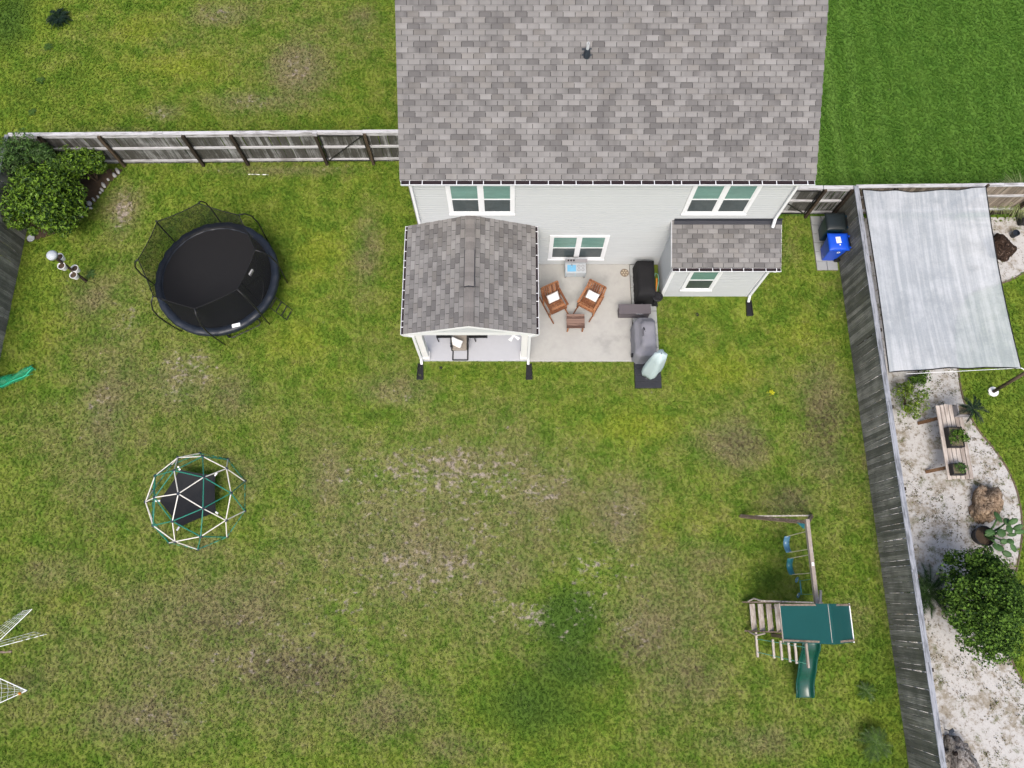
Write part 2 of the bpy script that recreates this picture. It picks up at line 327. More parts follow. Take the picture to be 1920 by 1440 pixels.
me.from_pydata(np.stack([gx, gy, np.zeros_like(gx)], 1).tolist(), [], np.stack([idx[:-1, :-1].ravel(), idx[:-1, 1:].ravel(), idx[1:, 1:].ravel(), idx[1:, :-1].ravel()], 1).tolist())
for nm, a in (('dry', dry), ('bare', bare), ('dark', dark), ('deep', deep), ('yel', yel), ('mow', mow), ('keep', keep)):
    at = me.attributes.new(nm, 'FLOAT', 'POINT'); at.data.foreach_set('value', a.astype(np.float32))
def lawnmat(name, inst):
    k = NT(name); p = k.pos()
    def A(n):
        x = k.n('ShaderNodeAttribute', attribute_name=n); x.attribute_type = 'INSTANCER' if inst else 'GEOMETRY'; return x.outputs['Fac']
    n1 = k.noise(p, 0.33, 4); n2 = k.noise(p, 1.5, 5, .65); n3 = k.noise(p, 8.0, 4, .72); n4 = k.noise(p, 26.0, 3, .7); n3b = k.noise(k.scaled(p, (1, 1.3, 1)), 4.6, 5, .62)
    c5 = lambda x, a: k.math('MULTIPLY', k.math('SUBTRACT', x, 0.5), a)
    g = k.mix(k.ramp(k.math('ADD', n2, c5(n3, .5)), 0.34, 0.66), S(101, 133, 43), S(141, 160, 59))
    g = k.mix(k.ramp(k.math('ADD', A('yel'), c5(n2, 1.0)), 0.15, 0.85, 0, .75), g, S(156, 168, 54))
    g = k.mix(k.ramp(k.math('ADD', A('deep'), k.math('ADD', c5(n2, .5), c5(n1, .5))), 0.12, 0.85), g, S(83, 113, 44))
    # mower stripes on the fed lawn
    sp = k.n('ShaderNodeSeparateXYZ'); k.l(p, sp.inputs[0])
    st = k.math('SINE', k.math('ADD', k.math('MULTIPLY', sp.outputs[0], 7.5), k.math('MULTIPLY', n1, 5.0)))
    fade = k.ramp(sp.outputs[0], 10.5, 14.0, 1.0, 0.25)
    g = k.mix(A('mow'), g, k.mix(k.ramp(n2, .3, .7), S(82, 123, 44), S(99, 138, 53)))
    g = k.mix(k.math('MULTIPLY', k.math('MULTIPLY', A('mow'), fade), k.ramp(st, -0.6, 1.0, 0, .85)), g, S(112, 150, 66))
    n1b = k.math('MULTIPLY', c5(n1, 0.7), k.math('SUBTRACT', 1.0, A('mow')))
    df = k.ramp(k.math('SUBTRACT', k.math('ADD', A('dry'), k.math('ADD', k.math('ADD', c5(n2, 1.0), n1b), c5(n3, .85))), k.math('MULTIPLY', A('deep'), .5)), -0.10, 0.80, 0, 0.82)
    d = k.mix(k.ramp(n4, .35, .65), S(124, 110, 88), S(156, 140, 116))
    c = k.mix(df, g, d)
    kf = k.ramp(k.math('ADD', A('dark'), k.math('ADD', c5(n3, 2.2), c5(n4, 1.2))), 0.40, 0.9, 0, 0.75)
    c = k.mix(kf, c, S(76, 68, 56))
    if True:
        bf = k.ramp(k.math('ADD', A('bare'), k.math('ADD', c5(n3b, 2.6), c5(n2, .6))), 0.42, 0.90, 0, .85)
        c = k.mix(bf, c, k.mix(n4, S(168, 152, 138), S(206, 194, 186)))
    if inst:
        r = k.n('ShaderNodeObjectInfo').outputs['Random']
        c = k.scale_col(c, k.math('ADD', 0.98, k.math('MULTIPLY', r, 0.38)))
    else:
        c = k.scale_col(c, k.math('ADD', 0.68, k.math('ADD', k.math('MULTIPLY', n4, 0.40), k.math('MULTIPLY', n3, 0.25))))
        k.bump(n4, 0.6, 0.05)
    k.fin(c, 0.9, 0.1)
    if inst:
        tr = k.n('ShaderNodeBsdfTranslucent'); k.put(tr.inputs[0], c); mx = k.n('ShaderNodeMixShader'); mx.inputs[0].default_value = .3
        k.l(k.b.outputs[0], mx.inputs[1]); k.l(tr.outputs[0], mx.inputs[2]); k.l(mx.outputs[0], k.out.inputs[0])
    return k.m
MAT['lawn'] = lawnmat('lawn_ground', False); MAT['blade'] = lawnmat('grass_blades', True)
me.materials.append(MAT['lawn'])
lawn = struct(link('lawn', me), 'patchy green and brown lawn with worn thatch')
# grass tufts, scattered by geometry nodes over the same sheet
def tuft_mesh():
    mb = MB()
    for i in range(7):
        a = random.uniform(0, 6.28); r = random.uniform(0, .03); L = random.uniform(.03, .06); ln = random.uniform(.2, 1.1)
        b = Vector((r * math.cos(a * 2), r * math.sin(a * 2), 0)); d = Vector((math.cos(a), math.sin(a), 0)); s_ = Vector((-d.y, d.x, 0)) * random.uniform(.005, .009)
        m_ = b + d * L * .4 * ln + Vector((0, 0, L * .6)); t = b + d * L * (.5 + ln * .6) + Vector((0, 0, L * .75))
        mb.add([b - s_, b + s_, m_ + s_, m_ - s_, t], [(0, 1, 2, 3), (3, 2, 4)])
    return mb
tm = tuft_mesh().mesh('grass_tuft'); tm.materials.append(MAT['blade'])
tuft = bpy.data.objects.new('grass_tuft', tm)
def scatter(name, host_mesh, inst, dens, dens_attr, smin, smax, seed):
    g = bpy.data.node_groups.new(name, 'GeometryNodeTree')
    g.interface.new_socket('Geometry', in_out='INPUT', socket_type='NodeSocketGeometry'); g.interface.new_socket('Geometry', in_out='OUTPUT', socket_type='NodeSocketGeometry')
    N = g.nodes.new; L = g.links.new
    gi = N('NodeGroupInput'); go = N('NodeGroupOutput'); dp = N('GeometryNodeDistributePointsOnFaces'); ip = N('GeometryNodeInstanceOnPoints')
    oi = N('GeometryNodeObjectInfo'); oi.inputs[0].default_value = inst; oi.inputs['As Instance'].default_value = True
    na = N('GeometryNodeInputNamedAttribute'); na.data_type = 'FLOAT'; na.inputs[0].default_value = dens_attr
    mu = N('ShaderNodeMath'); mu.operation = 'MULTIPLY'; mu.inputs[1].default_value = dens; L(na.outputs[0], mu.inputs[0])
    L(mu.outputs[0], dp.inputs['Density']); dp.inputs['Seed'].default_value = seed
    rr = N('FunctionNodeRandomValue'); rr.data_type = 'FLOAT_VECTOR'; rr.inputs[0].default_value = (-.2, -.2, 0); rr.inputs[1].default_value = (.2, .2, 6.28)
    rs = N('FunctionNodeRandomValue'); rs.data_type = 'FLOAT'; rs.inputs[2].default_value = smin; rs.inputs[3].default_value = smax
    L(gi.outputs[0], dp.inputs[0]); L(dp.outputs[0], ip.inputs[0]); L(oi.outputs['Geometry'], ip.inputs['Instance'])
    L(rr.outputs[0], ip.inputs['Rotation']); L(rs.outputs[1], ip.inputs['Scale']); L(ip.outputs[0], go.inputs[0])
    o = bpy.data.objects.new(name, host_mesh); COL.objects.link(o); o.modifiers.new('scatter', 'NODES').node_group = g
    return o
gr = scatter('grass', me, tuft, 200.0, 'keep', 0.8, 1.6, 3); gr['kind'] = 'stuff'; gr['label'] = 'short patchy grass growing over the lawns'

# planting beds
def sandmat():
    k = NT('white_sand'); p = k.pos(); n1 = k.noise(p, 1.6, 6, .65); n2 = k.noise(p, 7, 5, .7); n3 = k.noise(p, 30, 3, .7)
    c = k.mix(n3, S(180, 178, 174, .70), S(224, 222, 219, .72))
    c = k.mix(k.ramp(k.math('ADD', n1, k.math('MULTIPLY', n2, .55)), .72, .95, 0, .75), c, S(146, 134, 110))
    c = k.mix(k.ramp(k.math('ADD', n2, k.math('MULTIPLY', k.math('SUBTRACT', n3, .5), .8)), .56, .70, 0, .8), c, S(116, 102, 84))
    c = k.mix(k.ramp(k.math('ADD', k.noise(p, 2.4, 5), k.math('MULTIPLY', n3, .3)), .70, .85, 0, .75), c, S(104, 108, 66))
    k.bump(n2, .4, .03); return k.fin(c, .95, .1)
MAT['sand'] = sandmat()
MAT['mulch'] = M('dark_mulch', S(84, 70, 56), .95, .35, 9, bump=.6)
MAT['edge'] = M('bed_edging', S(120, 106, 88), .9, .2, 6)
def sheet(name, poly, z, mat, label, cuts=0.35):
    bm = bmesh.new(); vs_ = [bm.verts.new((p[0], p[1], z)) for p in poly]; bm.faces.new(vs_); bmesh.ops.recalc_face_normals(bm, faces=bm.faces)
    if bm.faces[:][0].normal.z < 0: bmesh.ops.reverse_faces(bm, faces=bm.faces)
    bmesh.ops.triangulate(bm, faces=bm.faces); m_ = bpy.data.meshes.new(name); bm.to_mesh(m_); bm.free(); m_.materials.append(MAT[mat])
    return struct(link(name, m_), label)
def chaikin(pts, n=2):
    for _ in range(n):
        q = [pts[0]]
        for a, b in zip(pts, pts[1:]): q += [a * .75 + b * .25, a * .25 + b * .75]
        pts = q + [pts[-1]]
    return pts
curve = chaikin(SAND_TOP + SAND)
sand_poly = [(FX_E + .12, -6.2), (FX_E + .12, FY_G - .12), (20.5, FY_G - .12)] + [(p.x, p.y) for p in curve]
sheet('sand_bed', sand_poly, 0.008, 'sand', 'pale sand planting bed with dead leaf litter along the fence')
struct(MB().tube([(p.x, p.y, .012) for p in curve], .03, 5).build('bed_edging', 'edge'), 'thin brown edging between the sand bed and grass')
sheet('mulch_bed', mulch_poly, 0.02, 'mulch', 'dark mulch bed in the fence corner')
sheet('soil_strip', [(-30, -20), (FX_W - .1, -20), (FX_W - .1, FY_N + .02), (-30, FY_N + .1)], 0.006, 'mulch', 'reddish brown mulch beyond the left fence')

# ------------------------------------------------------------------ paved surfaces
struct(MB().prism([(XL - .12, 7.46), (0.53, 7.46), (0.53, YW), (XL - .12, YW)], -.05, .10).build('porch_floor', 'conc2', bevel=.015, norm=True), 'pale smooth concrete floor under the porch')
pat = struct(MB().prism([(0.535, 7.44), (3.93, 7.44), (3.93, YW), (0.535, YW)], -.05, .095).build('patio', 'conc', bevel=.015, norm=True), 'pale grey concrete patio slab')
def pavers(name, x0, x1, y0, y1, nx_, ny_, z, label):
    b = struct(MB().span((x0, y0, -.02), (x1, y1, z - .03)).build(name, 'edge'), label)
    dx, dy = (x1 - x0) / nx_, (y1 - y0) / ny_
    m_ = MB().box((0, 0, 0), (dx - .014, dy - .014, .05)).mesh('paver'); m_.materials.append(MAT['paver'])
    for i in range(nx_):
        for j in range(ny_):
            o = link('paver', m_, b, (x0 + dx * (i + .5), y0 + dy * (j + .5), z - .012 + random.uniform(-.004, .004)), bevel=.006)
            o.rotation_euler = (random.uniform(-.008, .008), random.uniform(-.008, .008), random.uniform(-.01, .01))
pavers('paver_strip', 3.94, 4.76, 7.50, YW - .02, 2, 8, .07, 'narrow strip of square concrete pavers beside the patio')
pavers('paver_pad', 10.22, 10.93, 10.66, 12.68, 2, 6, .05, 'grey paver pad under the wheeled bins')

# ------------------------------------------------------------------ house
house = thing('house', 'two storey cream sided house with grey shingle roof, porch and patio', 'house', (2.5, YW, 0))
def lap(mb, a, b, z0, z1, nrm, h=.118, clip=None):
    """lapped boards between plan points a and b; clip(z) -> (t0, t1) along the run"""
    a, b, nrm = Vector(a + (0,)), Vector(b + (0,)), Vector(nrm + (0,)); z = z0
    while z < z1 - 1e-4:
        zt = min(z + h, z1); c0 = clip(z) if clip else (0, 1); c1 = clip(zt) if clip else (0, 1)
        def pt(t, zz, o): return a.lerp(b, t) + nrm * o + Vector((0, 0, zz))
        cm = [a_ + (b_ - a_) * .55 for a_, b_ in zip(c0, c1)]; zm = z + (zt - z) * .55
        p = [pt(c0[0], z, .0), pt(c0[1], z, .0), pt(c0[1], z + .001, .024), pt(c0[0], z + .001, .024), pt(cm[1], zm, .021), pt(cm[0], zm, .021), pt(c1[1], zt, .002), pt(c1[0], zt, .002)]
        mb.add(p, [(0, 1, 2, 3), (3, 2, 4, 5), (5, 4, 6, 7)]); z = zt
EZ = 5.50; SL = 0.5; EY = 10.72; RY = 16.1; RZ = EZ + SL * (RY - EY); NY = 21.33
HB = MB(); lap(HB, (XL, YW), (XR, YW), .12, EZ - .12, (0, -1)); HB.build('wall', 'siding', house)
def gable(z):
    if z <= EZ: return (0, 1)
    t = (z - EZ) / (RZ - EZ); return (.5 * t, 1 - .5 * t)
for x, n in ((XL, -1), (XR, 1)):
    m_ = MB(); lap(m_, (x, YW), (x, NY), .12, RZ - .25, (n, 0), clip=lambda z: gable(z + .25)); m_.build('wall', 'siding', house)
m_ = MB(); lap(m_, (XR, NY), (XL, NY), .12, EZ - .12, (0, 1)); m_.build('wall', 'siding', house)
MB().span((XL - .01, YW + .012, -.05), (XR + .01, NY - .012, .12)).build('foundation', 'conc', house)
for x in (XL, XR):
    for y, s_ in ((YW, 1), (NY, -1)):
        sx = 1 if x < 0 else -1
        mm = MB().span((x - sx * .022, y - s_ * .025, .12), (x + sx * .09, y - s_ * .001 + s_ * .0, EZ - .13)).span((x - sx * .024, y - s_ * .025, .12), (x - sx * .001, y + s_ * .09, EZ - .132))
        mm.build('corner_trim', 'whitevinyl', house)
def window(x0, x1, z0, z1, y, twin=True):
    w_ = MB(); t = .10; d0, d1 = y - .055, y + .02
    w_.span((x0, d0, z0), (x0 + t, d1, z1)).span((x1 - t, d0, z0), (x1, d1, z1)).span((x0 + t, d0 + .002, z1 - t), (x1 - t, d1, z1)).span((x0 + t, d0 + .002, z0), (x1 - t, d1, z0 + t))
    win = w_.build('window', 'whitevinyl', house)
    MB().span((x0 - .01, y - .075, z0 - .03), (x1 + .01, y - .002, z0 + .012)).build('sill', 'whitevinyl', win)
    xm = (x0 + x1) / 2; units = [(x0 + t, xm - .055), (xm + .055, x1 - t)] if twin else [(x0 + t, x1 - t)]
    if twin: MB().span((xm - .055, d0 + .004, z0 + t), (xm + .055, d1, z1 - t)).build('mullion', 'whitevinyl', win)
    for a, b in units:
        zm = z0 + t + (z1 - z0 - 2 * t) * .5; s2 = .03
        MB().span((a, y - .045, zm - .022), (b, y - .015, zm + .022)).span((a, y - .041, zm + .022), (a + s2, y - .02, z1 - t)).span((b - s2, y - .041, zm + .022), (b, y - .02, z1 - t)).span((a, y - .039, z0 + t), (a + s2, y - .018, zm - .022)).span((b - s2, y - .039, z0 + t), (b, y - .018, zm - .022)).span((a + s2, y - .038, z0 + t), (b - s2, y - .018, z0 + t + .035)).build('sash', 'whitevinyl', win)
        MB().span((a + s2, y - .034, zm + .022), (b - s2, y - .024, z1 - t)).build('pane', 'glass_up', win)
        MB().span((a + s2, y - .030, z0 + t + .035), (b - s2, y - .022, zm - .022)).build('pane', 'glass_low', win)
zb = HY(399, YW)
window(P(843, 399, zb).x + .0, P(965, 399, zb).x, zb, zb + 1.62, YW)
window(P(1277, 399, zb).x, P(1398, 399, zb).x, zb, zb + 1.62, YW)
zl = HY(484, YW)
window(P(1027, 484, zl).x, P(1132, 484, zl).x, zl, zl + 1.62, YW)
# main roof
X0, X1 = -2.98, 8.05; c_ = math.cos(math.atan(SL)); s__ = math.sin(math.atan(SL))
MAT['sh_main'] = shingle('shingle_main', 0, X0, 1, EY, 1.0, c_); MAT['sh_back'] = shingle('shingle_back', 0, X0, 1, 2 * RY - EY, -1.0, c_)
rf = MB()
for sg in (1, -1):
    ya = EY if sg > 0 else 2 * RY - EY
    p = [(X0 + .01, ya, EZ - .03), (X1 - .01, ya, EZ - .03), (X1 - .01, RY, RZ - .03), (X0 + .01, RY, RZ - .03)]
    rf.add(p + [(a, b, z - .04) for a, b, z in p], [(0, 1, 2, 3), (7, 6, 5, 4), (0, 4, 5, 1), (1, 5, 6, 2), (3, 2, 6, 7), (0, 3, 7, 4)])
roof = rf.build('roof', 'deck', house)
for x in (X0, X1):
    for ya in (EY, 2 * RY - EY):
        sx = 1 if x < 0 else -1
        MB().extrude([(0, -.20), (0, -.035), (sx * .03, -.035), (sx * .03, -.20)], (x + sx * .012, ya, EZ), (x + sx * .012, RY, RZ), (1, 0, 0), (0, 0, 1)).build('rake_trim', 'whitevinyl', house)
MB().span((X0 + .05, EY + .015, EZ - .20), (X1 - .05, EY + .04, EZ - .07)).span((X0 + .05, EY + .04, EZ - .20), (X1 - .05, YW - .02, EZ - .18)).build('fascia', 'whitevinyl', house)
def tabs(o, U, V, N, length, slope, expo=.143, tab=.306):
    """placements (centre of the lower edge, width) of strip-shingle tabs, with the half tabs of every other course"""
    o, U, V, N = Vector(o), Vector(U), Vector(V), Vector(N); r = 0; out = []
    while r * expo < slope - .02:
        a = -(r % 2) * tab / 2
        while a < length - .01:
            u0, u1 = max(a, 0), min(a + tab, length)
            if u1 - u0 > .03: out.append((o + U * ((u0 + u1) / 2) + V * (r * expo), u1 - u0, min(expo, slope - r * expo)))
            a += tab
        r += 1
    return out
def tabmesh(mb, c, w_, e, U, V, N, mi=0, jit=0.0):
    g = .007; h = .012 + random.uniform(-.002, .003); U, V, N = Vector(U), Vector(V), Vector(N)
    lo = c - V * .004 + N * h + V * random.uniform(-.002, .002); hi = c + V * (e + .03) + N * .001
    a, b = U * (w_ / 2 - g), U * (w_ / 2 - g)
    mb.add([lo - a - N * h, lo + b - N * h, lo - a, lo + b, hi + b, hi - a], [(0, 1, 3, 2), (2, 3, 4, 5), (1, 4, 3), (0, 2, 5)], mi)
U, V, N = Vector((1, 0, 0)), Vector((0, c_, s__)), Vector((0, -s__, c_)); slope = (RY - EY) / c_
tl = tabs((X0, EY - .03, EZ - .025), U, V, N, X1 - X0, slope)
camp = Vector((0, 0, CAM_H))
def shown(c):
    d = c - camp; fw = d.y * math.sin(TILT) - d.z * math.cos(TILT); up = d.y * math.cos(TILT) + d.z * math.sin(TILT)
    return up / fw < .50 and abs(d.x / fw) < .68, -d.normalized().dot(N) / d.length_squared
full = sorted([t for t in tl if abs(t[1] - .306) < 1e-3 and shown(t[0])[0]], key=lambda t: -shown(t[0])[1])[:300]
fs_ = set(id(t) for t in full)
variants = []
for i in range(4):
    q = MB(); tabmesh(q, Vector((0, 0, 0)), .306, .143, U, V, N); m_ = q.mesh('shingle'); m_.materials.append(MAT['sh_main']); variants.append(m_)
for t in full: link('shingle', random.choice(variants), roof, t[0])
q = MB()
for t in tl:
    if id(t) not in fs_: tabmesh(q, t[0], t[1], t[2], U, V, N)
Vb, Nb = Vector((0, -c_, s__)), Vector((0, s__, c_))
for t in tabs((X0, 2 * RY - EY + .03, EZ - .025), U, Vb, Nb, X1 - X0, slope): tabmesh(q, t[0], t[1], t[2], U, Vb, Nb, 1)
y = X0
cap = MB()
while y < X1 - .1:
    cap.add([(y, RY - .14, RZ - .055), (y + .3, RY - .14, RZ - .06), (y + .3, RY, RZ + .012), (y, RY, RZ + .02), (y + .3, RY + .14, RZ - .06), (y, RY + .14, RZ - .055)], [(0, 1, 2, 3), (3, 2, 4, 5)]); y += .143
cap.build('ridge_cap', 'sh_main', roof)
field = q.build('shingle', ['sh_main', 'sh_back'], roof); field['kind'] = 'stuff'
# vent pipe
zz = 6.6
for _ in range(20):
    vp = P(1100, 104, zz); zz = EZ + SL * (vp.y - EY)
vp.z = zz
MAT['tk_pipe'] = M('pale_pvc', S(214, 218, 222, .7), .4, .05, 4)
vent = MB().lathe([(.09, -.06), (.085, .10), (.065, .22), (.05, .24)], vp, 12).box(vp + Vector((0, .04, .012)), (.26, .30, .008), R=Matrix.Rotation(math.atan(SL), 3, 'X')).build('vent_pipe', 'rubber', roof, smooth=False)
MB().lathe([(.04, .1), (.04, .44), (.03, .44), (.03, .3)], vp, 12, cap=False).build('pipe', 'tk_pipe', roof)
# gutters
def gutter(a, b, out, parent, n, name='gutter', wd=1.0):
    """white trough from a to b (top edge, at the fascia); out = outward direction"""
    a, b, O = Vector(a), Vector(b), Vector(out); D = (b - a).normalized(); Zv = Vector((0, 0, 1)); O = O * wd; Ou = O.normalized()
    g = MB().extrude([(0, -.10), (0, -.004), (.006, -.004), (.006, -.093), (.095, -.093), (.118, .0), (.135, .0), (.105, -.10)], a, b, O, Zv)
    g.extrude([(.004, -.094), (.100, -.094), (.117, -.006), (.004, -.006)], a, a + D * .006, O, Zv).extrude([(.004, -.094), (.100, -.094), (.117, -.006), (.004, -.006)], b - D * .006, b, O, Zv)
    go = g.build(name, 'whitevinyl', parent)
    MB().extrude([(.008, -.091), (.093, -.091), (.106, -.035), (.008, -.035)], a + D * .008, b - D * .008, O, Zv).build('leaf_debris', 'debris', go)
    L = (b - a).length
    hm = MB().box((0, 0, 0), tuple(abs(x) for x in (D * .018 + O * .122 + Zv * .012))).mesh('hanger'); hm.materials.append(MAT['whitevinyl'])
    for i in range(n):
        t = (i + .5 + random.uniform(-.22, .22)) / n
        link('hanger', hm, go, a + D * (L * t) + O * .068 + Zv * .004)
    return go
gutter((X0 + .04, EY - .005, EZ - .035), (X1 - .04, EY - .005, EZ - .035), (0, -1, 0), house, 27, wd=1.2)
def downspout(pts, parent=house, w_=.075, d_=.06):
    m_ = MB()
    for i, (p, q_) in enumerate(zip(pts, pts[1:])): m_.beam(p, q_, w_ - .001 * i, d_ - .001 * i, up=(0, -1, 0))
    return m_.build('downspout', 'whitevinyl', parent)
downspout([(XL + .05, EY - .06, EZ - .13), (XL + .05, EY - .05, EZ - .22), (XL + .05, YW - .07, EZ - .36), (XL + .05, YW - .07, 3.0)])
downspout([(XR - .07, EY - .06, EZ - .13), (XR - .07, EY - .05, EZ - .22), (XR - .07, YW - .07, EZ - .36), (XR - .07, YW - .07, 3.28), (XR - .12, YW - .28, 3.10)])

# ------------------------------------------------------------------ porch (part of the house)
PX0, PX1, PXM, PY0, PZE, PZR = -3.12, 0.69, -1.215, 7.38, 2.74, 3.39
pa = math.atan((PZR - PZE) / (PXM - PX0)); pc, ps = math.cos(pa), math.sin(pa)
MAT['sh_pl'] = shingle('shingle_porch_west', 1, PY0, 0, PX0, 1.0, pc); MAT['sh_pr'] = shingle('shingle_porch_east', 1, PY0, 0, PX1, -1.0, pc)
pd = MB()
for xe in (PX0, PX1):
    sx = .01 if xe < 0 else -.01
    p = [(xe + sx, PY0 + .01, PZE - .03), (xe + sx, YW - .005, PZE - .03), (PXM, YW - .005, PZR - .03), (PXM, PY0 + .01, PZR - .03)]
    pd.add(p + [(a, b, z - .04) for a, b, z in p], [(0, 1, 2, 3), (7, 6, 5, 4), (0, 4, 5, 1), (3, 2, 6, 7), (0, 3, 7, 4), (1, 5, 6, 2)])
proof = pd.build('porch_roof', 'deck', house, norm=True)
q = MB(); pl = (PXM - PX0) / pc
for xe, sg, mi in ((PX0, 1, 0), (PX1, -1, 1)):
    V2, N2 = Vector((sg * pc, 0, ps)), Vector((-sg * ps, 0, pc))
    for t in tabs((xe - sg * .012, PY0, PZE - .025), (0, 1, 0), V2, N2, YW - PY0 - .01, pl): tabmesh(q, t[0], t[1], t[2], (0, 1, 0), V2, N2, mi)
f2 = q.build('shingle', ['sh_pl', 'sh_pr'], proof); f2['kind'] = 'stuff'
def capstrip(y0, y1, lift, half, drop, mats, name, gap=.143):
    y = y0; k = 0
    while y < y1 - .02:
        e = min(y + gap + .06, y1); l2 = lift + random.uniform(0, .004)
        c = MB().add([(PXM - half, y, PZR + l2 - drop), (PXM - half * .5, y, PZR + l2 - drop * .42), (PXM, y, PZR + l2), (PXM + half * .5, y, PZR + l2 - drop * .42), (PXM + half, y, PZR + l2 - drop)] + [(PXM + s * half, e, PZR + l2 - .012 - d * drop) for s, d in ((-1, 1), (-.5, .42), (0, 0), (.5, .42), (1, 1))], [(i, i + 1, 6 + i, 5 + i) for i in range(4)])
        c.build(name, mats, proof); y += gap; k += 1
MAT['sh_cap'] = M('shingle_cap', S(141, 137, 134), .95, .14, 3, rnd=.16, bump=.3)
vy0, vy1 = P(870, 536, 3.45).y, P(873, 468, 3.45).y
capstrip(PY0, vy0, .018, .13, .045, 'sh_cap', 'ridge_cap'); capstrip(vy1, YW - .01, .018, .13, .045, 'sh_cap', 'ridge_cap')
MB().extrude([(-.15, -.05), (-.15, .022), (0, .07), (.15, .022), (.15, -.05)], (PXM, vy0, PZR), (PXM, vy1, PZR), (1, 0, 0), (0, 0, 1)).build('ridge_vent', 'flash', proof)
y = vy0
capstrip(vy0 + .0, vy1, .082, .135, .045, 'sh_cap', 'ridge_cap')
# gable front, fascia, beam
gf = MB()
def pclip(z):
    t = max(0, min(1, (z - (PZE - .06)) / (PZR - PZE))); return (.5 * t + .0, 1 - .5 * t)
lap(gf, (PX0 + .12, PY0 + .10), (PX1 - .12, PY0 + .10), PZE - .06, PZR - .10, (0, -1), h=.09, clip=pclip); gf.build('gable_siding', 'siding', house)
for xe, sg in ((PX0, 1), (PX1, -1)): MB().extrude([(0, -.15), (0, -.032), (.02, -.032), (.02, -.15)], (xe, PY0 + .005, PZE), (PXM, PY0 + .005, PZR), (0, 1, 0), (0, 0, 1)).build('rake_trim', 'whitevinyl', house)
MB().span((PX0 + .12, PY0 + .08, PZE - .30), (PX1 - .12, PY0 + .26, PZE - .065)).build('porch_beam', 'whitevinyl', house)
for xx in (-2.78, .42): MB().span((xx - .08, PY0 + .262, PZE - .30), (xx + .08, YW - .02, PZE - .067)).build('porch_beam', 'whitevinyl', house)
MB().span((PX0 + .1, PY0 + .27, PZE - .062), (PX1 - .1, YW - .02, PZE - .05)).build('porch_ceiling', 'white', house)
for xx in (-2.76, .38):
    MB().span((xx - .10, 7.50, .10), (xx + .10, 7.70, PZE - .302)).span((xx - .125, 7.475, .102), (xx + .125, 7.725, .26)).span((xx - .12, 7.48, PZE - .45), (xx + .12, 7.72, PZE - .303)).build('porch_post', 'white', house, bevel=.008, norm=True)
gutter((PX0 - .005, PY0 + .0, PZE - .035), (PX0 - .005, YW - .02, PZE - .035), (-1, 0, 0), house, 11, wd=.66)
gutter((PX1 + .005, PY0 + .0, PZE - .035), (PX1 + .005, YW - .02, PZE - .035), (1, 0, 0), house, 9, wd=.66)
downspout([(PX0 - .03, PY0 + .06, PZE - .13), (PX0 - .02, PY0 + .06, PZE - .24), (-2.90, 7.47, PZE - .42), (-2.90, 7.45, .30), (-2.90, 7.33, .12)])
downspout([(PX1 + .03, PY0 + .06, PZE - .13), (PX1 + .02, PY0 + .06, PZE - .24), (.52, 7.47, PZE - .42), (.52, 7.45, .30), (.52, 7.33, .12)])
# ------------------------------------------------------------------ single-storey bay (part of the house)
BX0, BX1, BY, BZE = 4.90, XR, 9.70, 2.66; BZT = 3.05; BEY = 9.53
b1 = MB(); lap(b1, (BX0, BY), (BX1, BY), .12, BZE - .1, (0, -1)); b1.build('wall', 'siding', house)
for x, n in ((BX0, -1), (BX1 + .001, 1)):
    b1 = MB(); lap(b1, (x, BY), (x, YW - .02), .12, BZT, (n, 0), clip=lambda z: (max(0, min(.98, (z - (BZE - .1)) / (BZT - BZE + .1))), 1)); b1.build('wall', 'siding', house)
    sx = 1 if n < 0 else -1
    MB().span((x - sx * .022, BY - .025, .12), (x + sx * .09, BY - .001, BZE - .1)).span((x - sx * .024, BY - .0255, .12), (x - sx * .001, BY + .09, BZE - .1)).build('corner_trim', 'whitevinyl', house)
zc = HY(542, BY); window(P(1275, 542, zc).x, P(1334, 542, zc).x, zc, zc + 1.55, BY, False)
ba = math.atan((BZT + .02 - BZE) / (YW - BEY)); bc, bs = math.cos(ba), math.sin(ba)
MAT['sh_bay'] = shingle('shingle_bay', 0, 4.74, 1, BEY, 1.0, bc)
bp = [(4.75, BEY + .01, BZE - .03), (7.99, BEY + .01, BZE - .03), (7.99, YW - .005, BZT), (4.75, YW - .005, BZT)]
broof = MB().add(bp + [(a, b, z - .12) for a, b, z in bp], [(0, 1, 2, 3), (7, 6, 5, 4), (0, 4, 5, 1), (1, 5, 6, 2), (3, 2, 6, 7), (0, 3, 7, 4)]).build('bay_roof', 'deck', house, norm=True)
MB().span((4.78, BEY + .02, BZE - .17), (7.96, BEY + .045, BZE - .06)).span((4.78, BEY + .045, BZE - .17), (7.96, BY - .03, BZE - .152)).build('fascia', 'whitevinyl', house)
for x in (4.748, 7.992): MB().extrude([(-.012, -.15), (-.012, -.035), (.012, -.035), (.012, -.15)], (x, BEY + .01, BZE), (x, YW - .03, BZT + .03), (1, 0, 0), (0, 0, 1)).build('rake_trim', 'whitevinyl', house)
q = MB(); V3, N3 = Vector((0, bc, bs)), Vector((0, -bs, bc))
for t in tabs((4.74, BEY - .025, BZE - .022), (1, 0, 0), V3, N3, 3.26, (YW - BEY) / bc - .02): tabmesh(q, t[0], t[1], t[2], (1, 0, 0), V3, N3)
f3 = q.build('shingle', 'sh_bay', broof); f3['kind'] = 'stuff'
MB().span((4.80, YW - .045, BZT - .02), (8.0, YW - .022, BZT + .12)).box((6.4, YW - .09, BZT + .012), (3.2, .12, .008), R=Matrix.Rotation(ba, 3, 'X')).build('flashing', 'flash', house)
gutter((4.76, BEY - .005, BZE - .035), (7.99, BEY - .005, BZE - .035), (0, -1, 0), house, 10)
